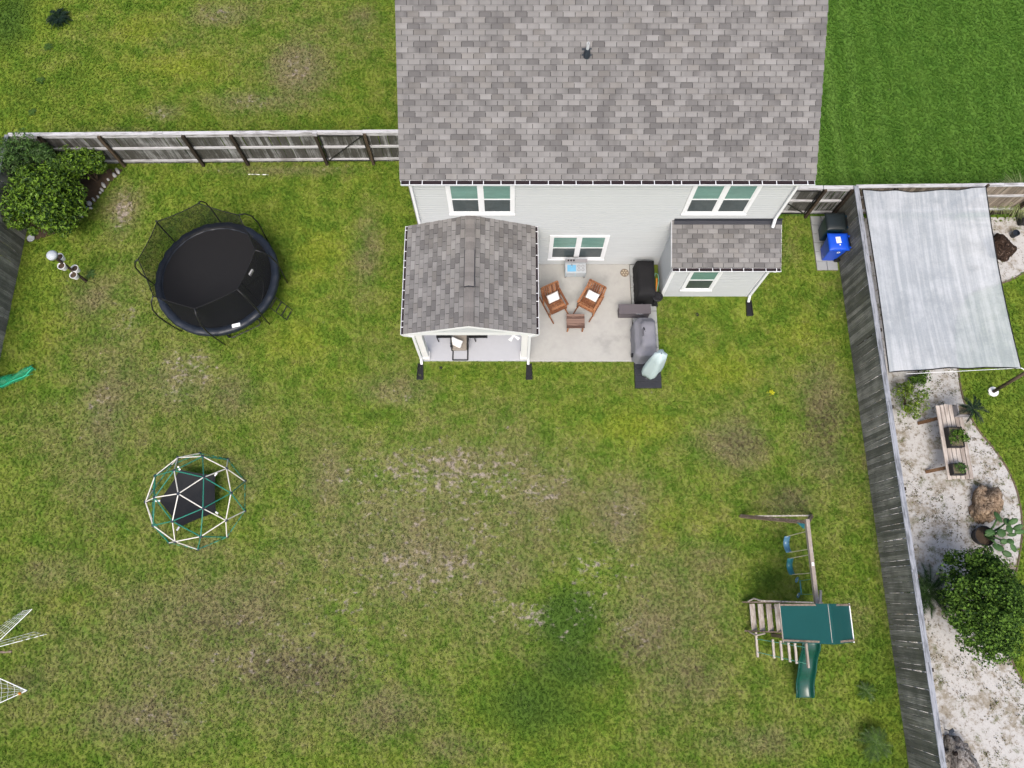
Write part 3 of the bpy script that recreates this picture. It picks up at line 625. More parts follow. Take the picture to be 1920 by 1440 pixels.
downspout([(7.86, BEY - .06, BZE - .13), (7.86, BEY - .05, BZE - .22), (7.78, BY - .08, BZE - .42), (7.78, BY - .08, .34), (7.78, BY - .22, .14)])

# ------------------------------------------------------------------ fences
def fence(name, a, b, h, nrm, mat, label, posts=(), rails=(), cap='capgrey', pw=.145, skip=(), cap_w=.12, railmat='greyrail', railside=1, group=None):
    """pickets from a to b in plan; nrm = side the posts and rails stand on"""
    a, b, nv = Vector(a + (0,)), Vector(b + (0,)), Vector(nrm + (0,)); D = (b - a).normalized(); L = (b - a).length; f = thing(name, label, 'fence', a, group)
    ang = math.atan2(D.y, D.x); n = int(L / pw); vars_ = []
    for i in range(3):
        m_ = MB().prism([(-pw / 2 + .004, -.009), (pw / 2 - .004, -.009), (pw / 2 - .004, .009), (-pw / 2 + .004, .009)], .03, h - .035 + i * .006).mesh('picket'); m_.materials.append(MAT[mat]); vars_.append(m_)
    for i in range(n):
        t = (i + .5) * L / n
        if any(s0 < t < s1 for s0, s1 in skip): continue
        o = link('picket', random.choice(vars_), f, a + D * t + nv * random.uniform(-.004, .004)); o.rotation_euler = (random.uniform(-.006, .006), random.uniform(-.012, .012), ang + random.uniform(-.03, .03))
    segs = []; s = 0.0
    for s0, s1 in skip: segs.append((s, s0)); s = s1
    segs.append((s, L))
    for s0, s1 in segs:
        for z in rails: MB().beam(a + D * s0 + nv * .034 + Vector((0, 0, z)), a + D * s1 + nv * .034 + Vector((0, 0, z)), .045, .09).build('rail', railmat, f)
        if cap:
            k = max(1, round((s1 - s0) / 2.44))
            for i in range(k):
                p, q_ = s0 + (s1 - s0) * i / k, s0 + (s1 - s0) * (i + 1) / k
                MB().beam(a + D * (p + .002) + nv * .02 + Vector((0, 0, h + random.uniform(-.004, .004))), a + D * (q_ - .002) + nv * .02 + Vector((0, 0, h + random.uniform(-.004, .004))), cap_w, .035).build('cap_rail', cap, f)
    for t in posts: MB().box(a + D * t + nv * .108 + Vector((0, 0, h * .5 - .005)), (.095, .095, h - .01), ang).build('post', 'post', f)
    return f
fy = lambda x: FY_N + (x + 16.55) * .010
LW = X0 - .35 - FX_W
pxs = [P(u, 312).x - FX_W for u in (130, 235, 382, 466)] + [P(614, 310).x - FX_W, P(701, 306).x - FX_W]
gate0, gate1 = pxs[-2] + .06, pxs[-1] - .06
fence('wood_fence', (FX_W, fy(FX_W)), (XL - .05, fy(XL)), 1.75, (0, -1), 'picket_n', 'grey weathered picket fence with pale rails running from the corner to the house', posts=[1.0] + pxs, rails=(.22, .95, 1.62), cap='greyrail', skip=[(gate0, gate1)])
def gate(name, x0, x1, yf, h, label, mat, flip=False):
    g = thing(name, label, 'gate', ((x0 + x1) / 2, yf, 0)); n = int((x1 - x0) / .145); pw = (x1 - x0) / n
    m_ = MB().prism([(-pw / 2 + .004, -.009), (pw / 2 - .004, -.009), (pw / 2 - .004, .009), (-pw / 2 + .004, .009)], .06, h - .03).mesh('picket'); m_.materials.append(MAT[mat])
    for i in range(n): link('picket', m_, g, (x0 + (i + .5) * pw, yf, 0))
    for z in (.22, .95, 1.62): MB().beam((x0, yf - .034, z), (x1, yf - .034, z), .045, .09).build('rail', 'greyrail', g)
    MB().beam((x0, yf - .02, h), (x1, yf - .02, h), .12, .035).build('cap_rail', 'greyrail', g)
    y = yf - .075; fr = MB(); a, b, lo, hi = x0 + .03, x1 - .03, .2, h - .12
    fr.beam((a, y, lo), (a, y, hi), .03, .03).beam((b, y, lo), (b, y, hi), .03, .03).beam((a, y, lo), (b, y, lo), .03, .03).beam((a, y, hi), (b, y, hi), .03, .03)
    fr.beam((a, y - .001, lo) if not flip else (b, y - .001, lo), (b, y - .001, hi) if not flip else (a, y - .001, hi), .025, .025); fr.build('gate_frame', 'blackmetal', g)
    return g
gate('fence_gate', FX_W + gate0, FX_W + gate1, fy(-6.5), 1.75, 'picket gate with black steel brace frame in the fence left of the house', 'picket_n')
MB().box((FX_W + gate0 - .06, fy(-6.5) - .108, 1.77), (.15, .15, .05)).build('post_cap', 'greyrail', bpy.data.objects['wood_fence'])
fence('wood_fence', (FX_W, fy(FX_W) - .05), (FX_W, 5.4), 1.78, (-1, 0), 'picket_e', 'dark weathered picket fence along the left edge behind the shrubs', rails=(.3, 1.5), cap='capgrey', posts=(.1, 2.5, 4.9, 7.3))
fence('wood_fence', (FX_E, FY_G + .0), (FX_E, -6.3), 1.80, (1, 0), 'picket_e', 'long dark weathered picket fence between the lawn and the sand bed', rails=(.3, .95, 1.5), cap='capgrey', cap_w=.15, posts=[.1 + 2.4 * i for i in range(8)])
gx0, gx1 = XR + .12, P(1558, 398).x - .75
g0 = P(1468, 398).x; 
gate('fence_gate', XR + .35, 9.98, FY_G, 1.75, 'picket gate with black steel brace frame between the house and the bins', 'picket_n', True)
fence('wood_fence', (10.0, FY_G), (FX_E - .02, FY_G), 1.75, (0, -1), 'picket_n', 'short grey picket fence panel behind the black bin', posts=(.06, .93), rails=(.22, .95, 1.62), cap='greyrail')
fence('wood_fence', (FX_E + .02, FY_G), (20.5, FY_G + .12), 1.80, (0, -1), 'picket_b', 'tan picket fence behind the shade sail and grass clumps', rails=(.3, 1.15), cap='greyrail', posts=(1.3, 3.7, 6.1, 8.5))

# ------------------------------------------------------------------ trampoline
MAT['pad'] = M('dark_blue_vinyl_pad', S(38, 45, 56), .42, .2, 3, bump=.25, spec=.4)
MAT['bed'] = M('black_jump_mat', (0.007, 0.007, 0.0078, 1), .75, .2, 4)
MAT['net'] = netmat('black_safety_net', (0.009, 0.010, 0.011, 1), .58)
MAT['labelwhite'] = M('white_label', (.78, .78, .78, 1), .6, .04, 4)
TC = Vector((-9.50, 10.03, 0)); TR = 1.97; TZ = .86
tr = thing('trampoline', 'round black trampoline with a tall safety net and ladder', 'trampoline', TC)
MB().lathe([(0.0, TZ - .05), (.9, TZ - .045), (1.78, TZ - .02)], TC, 40, cap=False).build('jump_mat', 'bed', tr, smooth=True)
pm = MB()
def padpt(a, b):
    t = a * 2 * math.pi; pr = (1.73, 1.76, 1.85, 1.94, 1.985, 1.98)[round(b * 5)]; z = (TZ - .02, TZ + .02, TZ + .04, TZ + .03, TZ - .02, TZ - .14)[round(b * 5)]
    wv = .012 * math.sin(t * 31) + .008 * math.sin(t * 17 + 1)
    return TC + Vector((math.cos(t) * (pr + wv * .6), math.sin(t) * (pr + wv * .6), z + (wv if b > .05 else 0)))
pm.grid(padpt, 96, 5); pm.build('spring_pad', 'pad', tr, smooth=True)
MB().tube([TC + Vector((1.93 * math.cos(t * math.pi / 24), 1.93 * math.sin(t * math.pi / 24), TZ - .1)) for t in range(48)], .03, 6, closed=True).build('frame_ring', 'blackmetal', tr)
tops = []; NZ = 2.45
for k in range(8):
    a = math.radians(5 + 45 * k); d = Vector((math.cos(a), math.sin(a), 0))
    prof = [(2.02, .02), (2.06, .5), (2.10, 1.0), (2.12, 1.5), (2.07, 1.95), (1.93, 2.28), (1.76, NZ)]
    MB().tube([TC + d * r + Vector((0, 0, z)) for r, z in prof], .022, 6).build('net_pole', 'blackmetal', tr, smooth=True)
    tops.append(TC + d * 1.75 + Vector((0, 0, NZ)))
for k in range(4):
    a = math.radians(27.5 + 90 * k); d = Vector((math.cos(a), math.sin(a), 0)); s_ = Vector((-d.y, d.x, 0))
    c0 = TC + d * 1.74
    MB().tube([c0 - s_ * .55 - d * .07 + Vector((0, 0, TZ - .1)), c0 - s_ * .55 - d * .05 + Vector((0, 0, .05)), c0 - s_ * .45 + Vector((0, 0, .02)), c0 + s_ * .45 + Vector((0, 0, .02)), c0 + s_ * .55 - d * .05 + Vector((0, 0, .05)), c0 + s_ * .55 - d * .07 + Vector((0, 0, TZ - .1))], .025, 6).build('leg', 'blackmetal', tr, smooth=True)
nm = MB(); n8 = 64
def netpt(a, b):
    t = a * 8; k = int(t) % 8; f = t - int(t); top = tops[k].lerp(tops[(k + 1) % 8], f)
    ang = math.radians(5 + 360 * a); bot = TC + Vector((1.745 * math.cos(ang), 1.745 * math.sin(ang), TZ + .01))
    sag = -.05 * math.sin(math.pi * f); top = top + Vector((0, 0, sag))
    p = bot.lerp(top, b); return p + (TC + Vector((0, 0, p.z)) - p) * (.05 * math.sin(math.pi * b))
nm.grid(netpt, n8, 6); net = nm.build('safety_net', 'net', tr, smooth=True)
MB().tube([netpt(i / 64, 1.0) for i in range(64)], .014, 5, closed=True).build('net_hem', 'blackfab', tr)
MB().tube([netpt(.902, b / 10) + Vector((-.02, -.0, 0)) for b in range(0, 11)], .012, 5).tube([netpt(.902 + .06 * math.sin(math.pi * b / 10), b / 12 * .8) for b in range(0, 11)], .012, 5).build('door_zip', 'blackfab', net)
pt = P(471, 511, 1.5); lab = MB().box(pt, (.05, .20, .10), math.radians(-25)).build('door_label', 'labelwhite', net)
q0 = P(441, 606, TZ + .06); dq = (q0 - TC); dq.z = 0; q0 = TC + dq.normalized() * 1.86 + Vector((0, 0, TZ + .055))
MB().box(q0 + Vector((0, 0, -.005)), (.26, .12, .006), math.radians(15)).build('warning_label', 'labelwhite', tr)
ld = MB(); la = math.radians(-24); d = Vector((math.cos(la), math.sin(la), 0)); s_ = Vector((-d.y, d.x, 0))
for sg in (-1, 1): ld.tube([TC + d * 1.95 + s_ * sg * .19 + Vector((0, 0, TZ - .05)), TC + d * 2.40 + s_ * sg * .19 + Vector((0, 0, .02))], .013, 6)
for f in (.15, .42, .7, .97): ld.beam(TC + d * (1.95 + .45 * f) - s_ * .19 + Vector((0, 0, (TZ - .05) * (1 - f) + .02)), TC + d * (1.95 + .45 * f) + s_ * .19 + Vector((0, 0, (TZ - .05) * (1 - f) + .02)), .035, .02)
ld.build('ladder', 'blackmetal', tr)

# ------------------------------------------------------------------ geodesic climbing dome (2V icosahedron, vertex up)
MAT['dgreen'] = M('green_painted_tube', S(38, 132, 112, .8), .4, .08, 4, spec=.4)
MAT['dwhite'] = M('cream_painted_tube', S(238, 234, 224, .8), .4, .05, 4, spec=.4)
MAT['hub'] = M('dark_hub', S(50, 62, 76), .5, .1, 4)
DC = Vector((-9.57, 2.98, 0)); DR = 1.47
dm = thing('climbing_dome', 'green and cream geodesic climbing dome with a black hammock inside', 'climbing frame', DC)
ico = [Vector((0, 0, 1))]; az0 = math.radians(41.5)
for k in range(5): ico.append(Vector((math.cos(az0 + k * 1.256637) * .894427, math.sin(az0 + k * 1.256637) * .894427, .447214)))
for k in range(5): ico.append(Vector((math.cos(az0 + .628318 + k * 1.256637) * .894427, math.sin(az0 + .628318 + k * 1.256637) * .894427, -.447214)))
ico.append(Vector((0, 0, -1)))
ed = [(i, j) for i in range(12) for j in range(i + 1, 12) if (ico[i] - ico[j]).length < 1.06]
mids = {e: (ico[e[0]] + ico[e[1]]).normalized() for e in ed}
verts2 = ico + [mids[e] for e in ed]
# put ring-1 hubs at the observed headings
hubs = [v for v in verts2 if v.z > -.01]
struts = [(i, j) for i in range(len(hubs)) for j in range(i + 1, len(hubs)) if (hubs[i] - hubs[j]).length < .65]
random.seed(11)
tr2 = lambda v: DC + Vector((v.x * DR, v.y * DR, max(.02, v.z * DR)))
for i, j in struts:
    a, b = hubs[i], hubs[j]; wht = any((q_ - k_).length < .01 for q_ in (a, b) for k_ in ico)
    MB().tube([tr2(a), tr2(b)], .0165, 6).build('strut', 'dwhite' if wht else 'dgreen', dm)
hm = MB().lathe([(.0, -.025), (.05, -.02), (.05, .012), (.0, .025)], (0, 0, 0), 8).mesh('hub'); hm.materials.append(MAT['hub'])
for v in hubs: link('hub', hm, dm, tr2(v))
MAT['sling'] = M('black_sling_fabric', (0.009, 0.010, 0.012, 1), .7, .2, 3, bump=.2)
cor = [P(250 + x / 6.546, 830 + y / 6.546, .45) for x, y in ((570, 330), (1005, 400), (1015, 855), (560, 1040), (320, 715))]
cen = sum(cor, Vector()) / 5; mb = MB()
for k in range(5):
    a, b = cor[k], cor[(k + 1) % 5]
    def fn(x, y, a=a, b=b):
        p = a.lerp(b, x); e = 1 - .03 * math.sin(math.pi * x); q_ = cen.lerp(p, y * (e if y > .99 else 1)); q_.z = .45 - .12 * (1 - y ** 2); return q_
    mb.grid(fn, 6, 5)
mb.build('hammock', 'sling', dm, smooth=True, norm=True)
for k in range(5):
    o_ = (cor[k] - cen).normalized(); rim = sorted(hubs, key=lambda v: (tr2(v) - (cor[k] + o_ * .4 + Vector((0, 0, .4)))).length)[0]
    MB().beam(cor[k] - o_ * .02, cor[k] + o_ * .10 + Vector((0, 0, .06)), .05, .012).build('strap_end', 'labelwhite', dm)
    MB().tube([cor[k] + o_ * .10 + Vector((0, 0, .06)), tr2(rim)], .012, 5).build('strap', 'blackfab', dm)
random.seed(21)

# ------------------------------------------------------------------ playset
KC = 3.789
def C(x, y, z): return P(1360 + x / KC, 940 + y / KC, z)
MAT['pwood'] = wood('grey_play_timber', S(226, 218, 208), S(176, 164, 152), grain=(20, 4, 20), rnd=.2)
MAT['pwood2'] = wood('brown_play_timber', S(172, 154, 138), S(120, 104, 90), grain=(4, 20, 20), rnd=.2)
MAT['tarp'] = M('teal_tarp', S(28, 94, 92, .7), .45, .06, 2, bump=.1, spec=.35)
MAT['slideg'] = M('green_slide_plastic', S(14, 74, 62, .75), .25, .08, 2, spec=.5)
MAT['teal'] = M('teal_plastic', S(44, 116, 124, .8), .35, .06, 3, spec=.45)
MAT['bluesw'] = M('blue_swing_plastic', S(84, 130, 156, .8), .25, .06, 3, spec=.6)
MAT['chain'] = M('coated_chain', S(214, 206, 176, .75), .5, .05, 3)
MAT['rope'] = M('green_rope', S(88, 150, 130, .75), .7, .1, 8)
ps_ = thing('playset', 'wooden playset with teal roof, green slide, swings and rope ladder', 'playset', (8.1, -.5, 0))
MB().beam((8.08, 2.18, 2.2), (8.09, -.12, 2.2), .10, .14).build('swing_beam', 'pwood', ps_, bevel=.008, norm=True)
MB().beam((8.05, 2.10, 2.16), (6.94, 2.51, 0), .09, .09).build('frame_leg', 'pwood2', ps_)
MB().beam((8.11, 2.10, 2.16), (9.11, 2.52, 0), .09, .09).build('frame_leg', 'pwood2', ps_)
MB().beam((7.22, 2.46, .42), (9.02, 2.50, .22), .035, .06).build('cross_brace', 'pwood', ps_)
MB().add([C(510, 150, 1.98), C(565, 152, 2.16), C(562, 198, 2.14)] + [p + Vector((0, 0, -.03)) for p in (C(510, 150, 1.98), C(565, 152, 2.16), C(562, 198, 2.14))], [(0, 1, 2), (5, 4, 3), (0, 3, 4, 1), (1, 4, 5, 2), (2, 5, 3, 0)]).build('corner_bracket', 'teal', ps_)
MB().box((8.08, .98, 2.275), (.06, .09, .012)).build('beam_plate', 'labelwhite', ps_)
def belt(y, c, mat):
    cx, z0 = c.x, c.z
    def fn(a, b):
        t = (a - .5) * .46; sag = -.16 * (1 - (2 * a - 1) ** 2); return Vector((cx + (b - .5) * .17 + .0, c.y + t, z0 + sag))
    s_ = MB().grid(fn, 10, 2).build('swing_seat', mat, ps_, smooth=True, solid=.02)
    for sg in (-1, 1): MB().tube([(cx, c.y + sg * .23, z0), (8.085, c.y + sg * .24, 2.12)], .013, 5).build('swing_chain', 'chain', s_)
belt(1.7, C(447, 305, .62), 'bluesw'); belt(1.0, C(470, 462, .62), 'teal')
tz = C(535, 612, 1.0)
tb = MB().tube([(tz.x, tz.y - .2, tz.z), (tz.x, tz.y + .2, tz.z)], .018, 6).build('trapeze_bar', 'teal', ps_)
for sg in (-1, 1):
    MB().tube([(tz.x, tz.y + sg * .18, tz.z), (8.085, tz.y + sg * .2, 2.12)], .009, 5).build('trapeze_rope', 'rope', tb)
    MB().tube([Vector((tz.x - .06, tz.y + sg * .21, tz.z - .07)) + Vector((.03 * math.cos(t * .785), .07 * math.cos(t * .785), .075 * math.sin(t * .785))) for t in range(8)], .014, 5, closed=True).build('trapeze_ring', 'bluesw', tb)
for x in (7.58, 8.60):
    for y in (-.14, -.92):
        MB().beam((x, y, 0), (x, y, 2.05), .09, .09).build('tower_post', 'pwood2', ps_)
for i in range(6): MB().box((8.09, -.18 - i * .142, 1.16), (1.08, .132, .03)).build('deck_board', 'pwood2', ps_)
for y in (-.08, -.98): MB().beam((7.53, y, 1.12), (8.65, y, 1.12), .04, .12).build('deck_joist', 'pwood2', ps_)
for z in (1.45, 1.75): MB().beam((8.66, -.1, z), (8.66, -.96, z), .03, .09).build('guard_rail', 'pwood2', ps_)
for yy in (-.07, -.97): MB().beam((7.2, yy, 2.02), (8.1, yy, 2.94), .05, .07).beam((9.02, yy, 2.02), (8.1, yy, 2.942), .05, .07).build('roof_truss', 'pwood2', ps_)
MB().beam((8.1, -.05, 2.93), (8.1, -.98, 2.93), .07, .09).build('ridge_pole', 'pwood', ps_)
def tarp(a, b):
    s2 = a * 2
    x = 7.18 + a * 1.85; z = 2.0 + (1 - abs(2 * a - 1)) * 1.0; y = -1.02 + b * .98
    z -= .015 * math.sin(math.pi * b) * (1 - abs(4 * (a % .5) - 1)) ; return Vector((x, y, z))
MB().grid(tarp, 12, 6).build('roof', 'tarp', ps_, solid=.015)
for x, z in ((7.17, 2.0), (9.04, 2.0)): MB().beam((x, -1.03, z), (x, -.03, z), .025, .03).build('roof_edge', 'labelwhite' if x > 8 else 'pwood', ps_)
# broad stair
for i, (x, z) in enumerate(((198, .28), (256, .52), (315, .76), (376, 1.0))):
    a, b = C(x - 8, 728, z), C(x + 8, 926, z); MB().box(((a.x + b.x) / 2, (a.y + b.y) / 2, z), (.15, abs(a.y - b.y), .035)).build('step', 'pwood', ps_)
for yy in (.0, -.80): MB().beam((6.80, yy, .06), (7.56, yy, 1.14), .04, .13).build('stringer', 'pwood2', ps_)
MB().beam((6.98, .035, 1.02), (8.62, -.02, 1.3), .04, .09).build('hand_rail', 'pwood', ps_)
MB().tube([(6.86, .02, .3), (6.9, .1, .75), (7.02, .04, 1.02)], .025, 5).build('grab_handle', 'pwood', ps_)
MB().tube([(6.86, -.83, .2), (6.95, -.9, .55), (7.1, -.84, .8)], .025, 5).build('grab_handle', 'pwood', ps_)
MB().beam((8.62, -.1, 1.1), (8.7, .32, 1.05), .06, .06).build('anchor_arm', 'pwood', ps_)
# slide
path = [(8.17, -.93, 1.20), (8.18, -1.1, 1.19), (8.185, -1.28, 1.06), (8.19, -1.45, .84), (8.20, -1.62, .70), (8.21, -1.80, .60), (8.22, -1.98, .43), (8.235, -2.16, .25), (8.25, -2.34, .16), (8.26, -2.50, .13), (8.265, -2.60, .10)]
prof = [(-.265, .13), (-.25, .17), (-.225, .17), (-.20, .04), (-.15, .0), (0, -.012), (.15, .0), (.20, .04), (.225, .17), (.25, .17), (.265, .13)]
def sl_(a, b):
    i = min(round(b * (len(path) - 1)), len(path) - 1); x, z = prof[round(a * 10)]; k = .88 if i == 0 else 1.0
    return Vector((path[i][0] + x * k, path[i][1], path[i][2] + z * (1 if i < 10 else .5)))
MB().grid(sl_, 10, len(path) - 1).build('slide', 'slideg', ps_, smooth=True, solid=.015, sub=1)
# rope ladder from the ground beam up to the outrigger
MB().beam((7.99, -.95, 1.42), (7.985, -1.70, 1.42), .05, .09).build('outrigger', 'pwood', ps_)
MB().beam((7.08, -.84, .05), (7.07, -1.52, .05), .06, .07).build('ground_beam', 'pwood', ps_)
ra = [Vector((7.09, -1.02, .08)), Vector((7.08, -1.38, .08))]; rb = [Vector((7.98, -1.18, 1.40)), Vector((7.98, -1.60, 1.40))]
for a, b in zip(ra, rb): MB().tube([a, b], .012, 5).build('ladder_rope', 'rope', ps_)
for f in (.34, .50, .66, .79):
    a, b = ra[0].lerp(rb[0], f), ra[1].lerp(rb[1], f); d = (b - a).normalized(); MB().beam(a - d * .06, b + d * .06, .06, .05).build('rung', 'pwood', ps_)

# ------------------------------------------------------------------ patio furniture
MAT['teak'] = wood('teak_slats', S(176, 124, 88, .8), S(116, 74, 50, .8), grain=(20, 20, 20), rnd=.3)
MAT['oldteak'] = wood('weathered_table_slats', S(142, 116, 104, .8), S(92, 70, 62, .8), grain=(3, 40, 3), rnd=.5)
MAT['cush'] = M('white_cotton', (.78, .77, .75, 1), .85, .05, 8, bump=.2)
FZ = .098
def rocker(loc, ang, label):
    r = thing('rocking_chair', label, 'rocking chair', loc, 'teak rocking chairs on the patio')
    R = Matrix.Rotation(ang, 3, 'Z')
    def bm_(name, p, q_, w_, h, mat='teak'): MB().beam(R @ Vector(p) + Vector(loc), R @ Vector(q_) + Vector(loc), w_, h).build(name, mat, r)
    for x in (-.29, .29):   # front is +y
        pts = [R @ Vector((x, y, .03 + .16 * (y + .02) ** 2)) + Vector(loc) for y in (-.52, -.36, -.18, 0, .18, .36, .52)]
        MB().tube(pts, .026, 4).build('rocker', 'teak', r)
        bm_('leg', (x, .24, .03), (x, .24, .60), .05, .05); bm_('leg', (x, -.22, .03), (x, -.24, .40), .05, .05)
        bm_('arm', (x, -.36, .60), (x, .32, .62), .07, .03)
    for i in range(7):
        y = -.22 + i * .082; bm_('seat_slat', (-.265, y, .38 + .05 * (i / 6)), (.265, y, .38 + .05 * (i / 6)), .068, .022)
    for x in (-.29, .29): bm_('back_post', (x, -.25, .38), (x, -.45, .90), .045, .05)
    for i in range(7):
        x = -.225 + i * .075; bm_('back_slat', (x, -.27, .43), (x, -.44, .88), .058, .018)
    bm_('back_rail', (-.28, -.45, .90), (.28, -.45, .90), .04, .08); bm_('back_rail', (-.28, -.272, .44), (.28, -.272, .44), .04, .07); bm_('seat_rail', (-.28, .30, .41), (.28, .30, .41), .04, .07)
    return R
def pillow(name, c, R, size, label, mat='cush'):
    def fn(a, b):
        x, y = a * 2 - 1, b * 2 - 1; k = (1 - x ** 4) * (1 - y ** 4); return (x, y, k)
    mb = MB()
    for sg in (-1, 1):
        def f2(a, b, sg=sg):
            x, y, k = fn(a, b); s_ = 1 - .06 * (1 - abs(x)) * 1; return Vector(c) + R @ Vector((x * size[0] * (1 - .05 * (1 - y * y)), y * size[1] * (1 - .05 * (1 - x * x)), sg * size[2] * math.sqrt(max(0, k))))
        mb.grid(f2, 8, 8)
    return tag(mb.build(name, mat, None, smooth=True, norm=True), label, 'pillow')
c1 = P(1040, 571, .35); l1 = Vector((c1.x, c1.y, FZ)); a1 = math.atan2(-.52, -1) + math.pi / 2 + math.pi
a1 = math.radians(180 + 26); a2 = math.radians(180 - 30)
R1 = rocker(l1, a1, 'teak rocking chair nearer the porch, with a white pillow')
c2 = P(1105, 568, .35); l2 = Vector((c2.x, c2.y, FZ)); R2 = rocker(l2, a2, 'teak rocking chair nearer the black covered box, with a white pillow')
for l_, R_, lb in ((l1, R1, 'white pillow on the rocking chair nearer the porch'), (l2, R2, 'white pillow on the rocking chair nearer the black covered box')):
    pillow('pillow', l_ + R_ @ Vector((0, -.13, .57)), R_ @ Matrix.Rotation(math.radians(-38), 3, 'X'), (.21, .15, .065), lb)
tp = P(1079, 603, .45); st = thing('side_table', 'low weathered slatted wooden table between the rocking chairs', 'table', (tp.x, tp.y, FZ))
for i in range(6): MB().box((tp.x, tp.y - .20 + i * .08, .50), (.58, .072, .022)).build('top_slat', 'oldteak', st)
for x in (-.24, .24):
    for y in (-.2, .2): MB().box((tp.x + x, tp.y + y, (FZ + .49) / 2), (.045, .045, .49 - FZ)).build('leg', 'teak', st)
for y in (-.21, .21): MB().beam((tp.x - .24, tp.y + y, .46), (tp.x + .24, tp.y + y, .46), .025, .05).build('apron', 'teak', st)
for x in (-.24, .24): MB().beam((tp.x + x, tp.y - .2, .455), (tp.x + x, tp.y + .2, .455), .025, .05).build('apron', 'teak', st)

# toy kitchen
MAT['tk_top'] = M('toy_grey_top', S(200, 206, 210, .7), .5, .05, 4); MAT['tk_blue'] = M('toy_pale_blue', S(168, 206, 220, .8), .5, .05, 4)
MAT['tk_sink'] = M('toy_blue_sink', S(126, 190, 226, .8), .35, .05, 4); MAT['tk_grey'] = M('toy_grey_panel', S(150, 148, 150, .8), .6, .05, 4)
kx, ky = P(1079, 500, .5).x, 10.50
tk = thing('toy_kitchen', 'pale blue and grey toy kitchen against the wall under the window', 'toy kitchen', (kx, ky, FZ))
MB().span((kx - .34, ky - .17, .50), (kx + .34, ky + .17, .54)).build('worktop', 'tk_top', tk, bevel=.008, norm=True)
MB().span((kx - .33, ky - .15, FZ + .12), (kx + .33, ky + .15, .498)).build('cabinet', 'tk_blue', tk)
for x in (-.31, .31):
    for y in (-.13, .13): MB().box((kx + x, ky + y, FZ + .06), (.04, .04, .12)).build('leg', 'tk_grey', tk)
MB().span((kx - .35, ky + .172, .30), (kx + .35, ky + .195, .86)).build('back_panel', 'tk_top', tk)
MB().span((kx - .02, ky + .166, .62), (kx + .33, ky + .171, .82)).build('shelf_opening', 'tk_grey', tk)
MB().span((kx - .35, ky + .06, .84), (kx + .35, ky + .171, .865)).build('top_shelf', 'tk_grey', tk)
sk = MB(); x0, x1, y0, y1 = kx - .27, kx + .01, ky - .12, ky + .11
sk.span((x0, y0, .541), (x1, y0 + .02, .552)).span((x0, y1 - .02, .541), (x1, y1, .552)).span((x0, y0 + .02, .541), (x0 + .02, y1 - .02, .552)).span((x1 - .02, y0 + .02, .541), (x1, y1 - .02, .552)).span((x0 + .02, y0 + .02, .5405), (x1 - .02, y1 - .02, .5445)); sk.build('sink', 'tk_sink', tk)
MB().tube([(kx - .13, ky + .1, .55), (kx - .13, ky + .1, .64), (kx - .13, ky + .03, .66), (kx - .13, ky + .0, .63)], .012, 6).build('tap', 'galv', tk)
for x in (.11, .24):
    for y in (-.06, .07): MB().lathe([(.035, .541), (.05, .541), (.05, .547), (.035, .547)], (kx + x, ky + y, 0), 14, cap=False).build('burner', 'tk_grey', tk)
for i in range(3): MB().lathe([(.028, 0), (.028, .02)], (kx - .26 + i * .09, ky + .115, .866), 12).build('knob', 'black', tk)
MB().span((kx - .32, ky - .156, FZ + .14), (kx - .01, ky - .151, .47)).build('door', 'tk_top', tk); MB().span((kx + .01, ky - .156, FZ + .14), (kx + .32, ky - .151, .47)).build('door', 'tk_top', tk)

# round stepping stone
MAT['stone1'] = M('brown_stone_disc', S(150, 136, 118), .85, .15, 9, bump=.3); MAT['stone2'] = M('cream_pebble', S(206, 192, 168), .8, .1, 9)
sp_ = P(1171, 512, .1); stn = thing('stepping_stone', 'round brown decorative stone with a ring of cream pebbles', 'decor stone', (sp_.x, sp_.y, FZ))
MB().lathe([(.135, FZ), (.145, FZ + .02), (.13, FZ + .035)], (sp_.x, sp_.y, 0), 20).build('disc', 'stone1', stn)
for k in range(6): MB().ellip((sp_.x + .085 * math.cos(k * 1.047), sp_.y + .085 * math.sin(k * 1.047), FZ + .036), (.036, .024, .012), Matrix.Rotation(k * 1.047, 3, 'Z')).build('pebble', 'stone2', stn, smooth=True)
MB().ellip((sp_.x, sp_.y, FZ + .036), (.028, .028, .012)).build('pebble', 'stone2', stn, smooth=True)

# covered box, storage bench, grill, umbrella
def drape(mb, outline, tiers, seed=0, n=40, wob=.012):
    """fabric thrown over a body: rings of (scale, z) with soft folds"""
    cx = sum(p[0] for p in outline) / len(outline); cy = sum(p[1] for p in outline) / len(outline); per = []
    tot = sum((Vector(outline[i]) - Vector(outline[i - 1])).length for i in range(len(outline)))
    for k in range(n):
        d = tot * k / n; i = 0
        while True:
            a, b = Vector(outline[i]), Vector(outline[(i + 1) % len(outline)]); L = (b - a).length
            if d <= L: per.append(a.lerp(b, d / L)); break
            d -= L; i += 1
    vs_ = []
    for j, (sc, z, dx, dy) in enumerate(tiers):
        for k, p in enumerate(per):
            f = wob * math.sin(k * 2.4 + seed) * (1 - z / tiers[-1][1]) + wob * .6 * math.sin(k * 1.1 + j * 1.7 + seed)
            o_ = Vector((p.x - cx, p.y - cy)); o2 = o_ * sc + o_.normalized() * f
            vs_.append((cx + o2.x + dx, cy + o2.y + dy, z + (.008 * math.sin(k * 1.9 + seed * 2) if j == len(tiers) - 1 else 0)))
    m_ = len(tiers); fs = [(j * n + k, j * n + (k + 1) % n, (j + 1) * n + (k + 1) % n, (j + 1) * n + k) for j in range(m_ - 1) for k in range(n)]
    fs.append(tuple((m_ - 1) * n + k for k in range(n))); mb.add(vs_, fs); return mb
MAT['grill'] = M('grey_grill_cover', S(150, 150, 158, .7), .7, .08, 2.5, bump=.15)
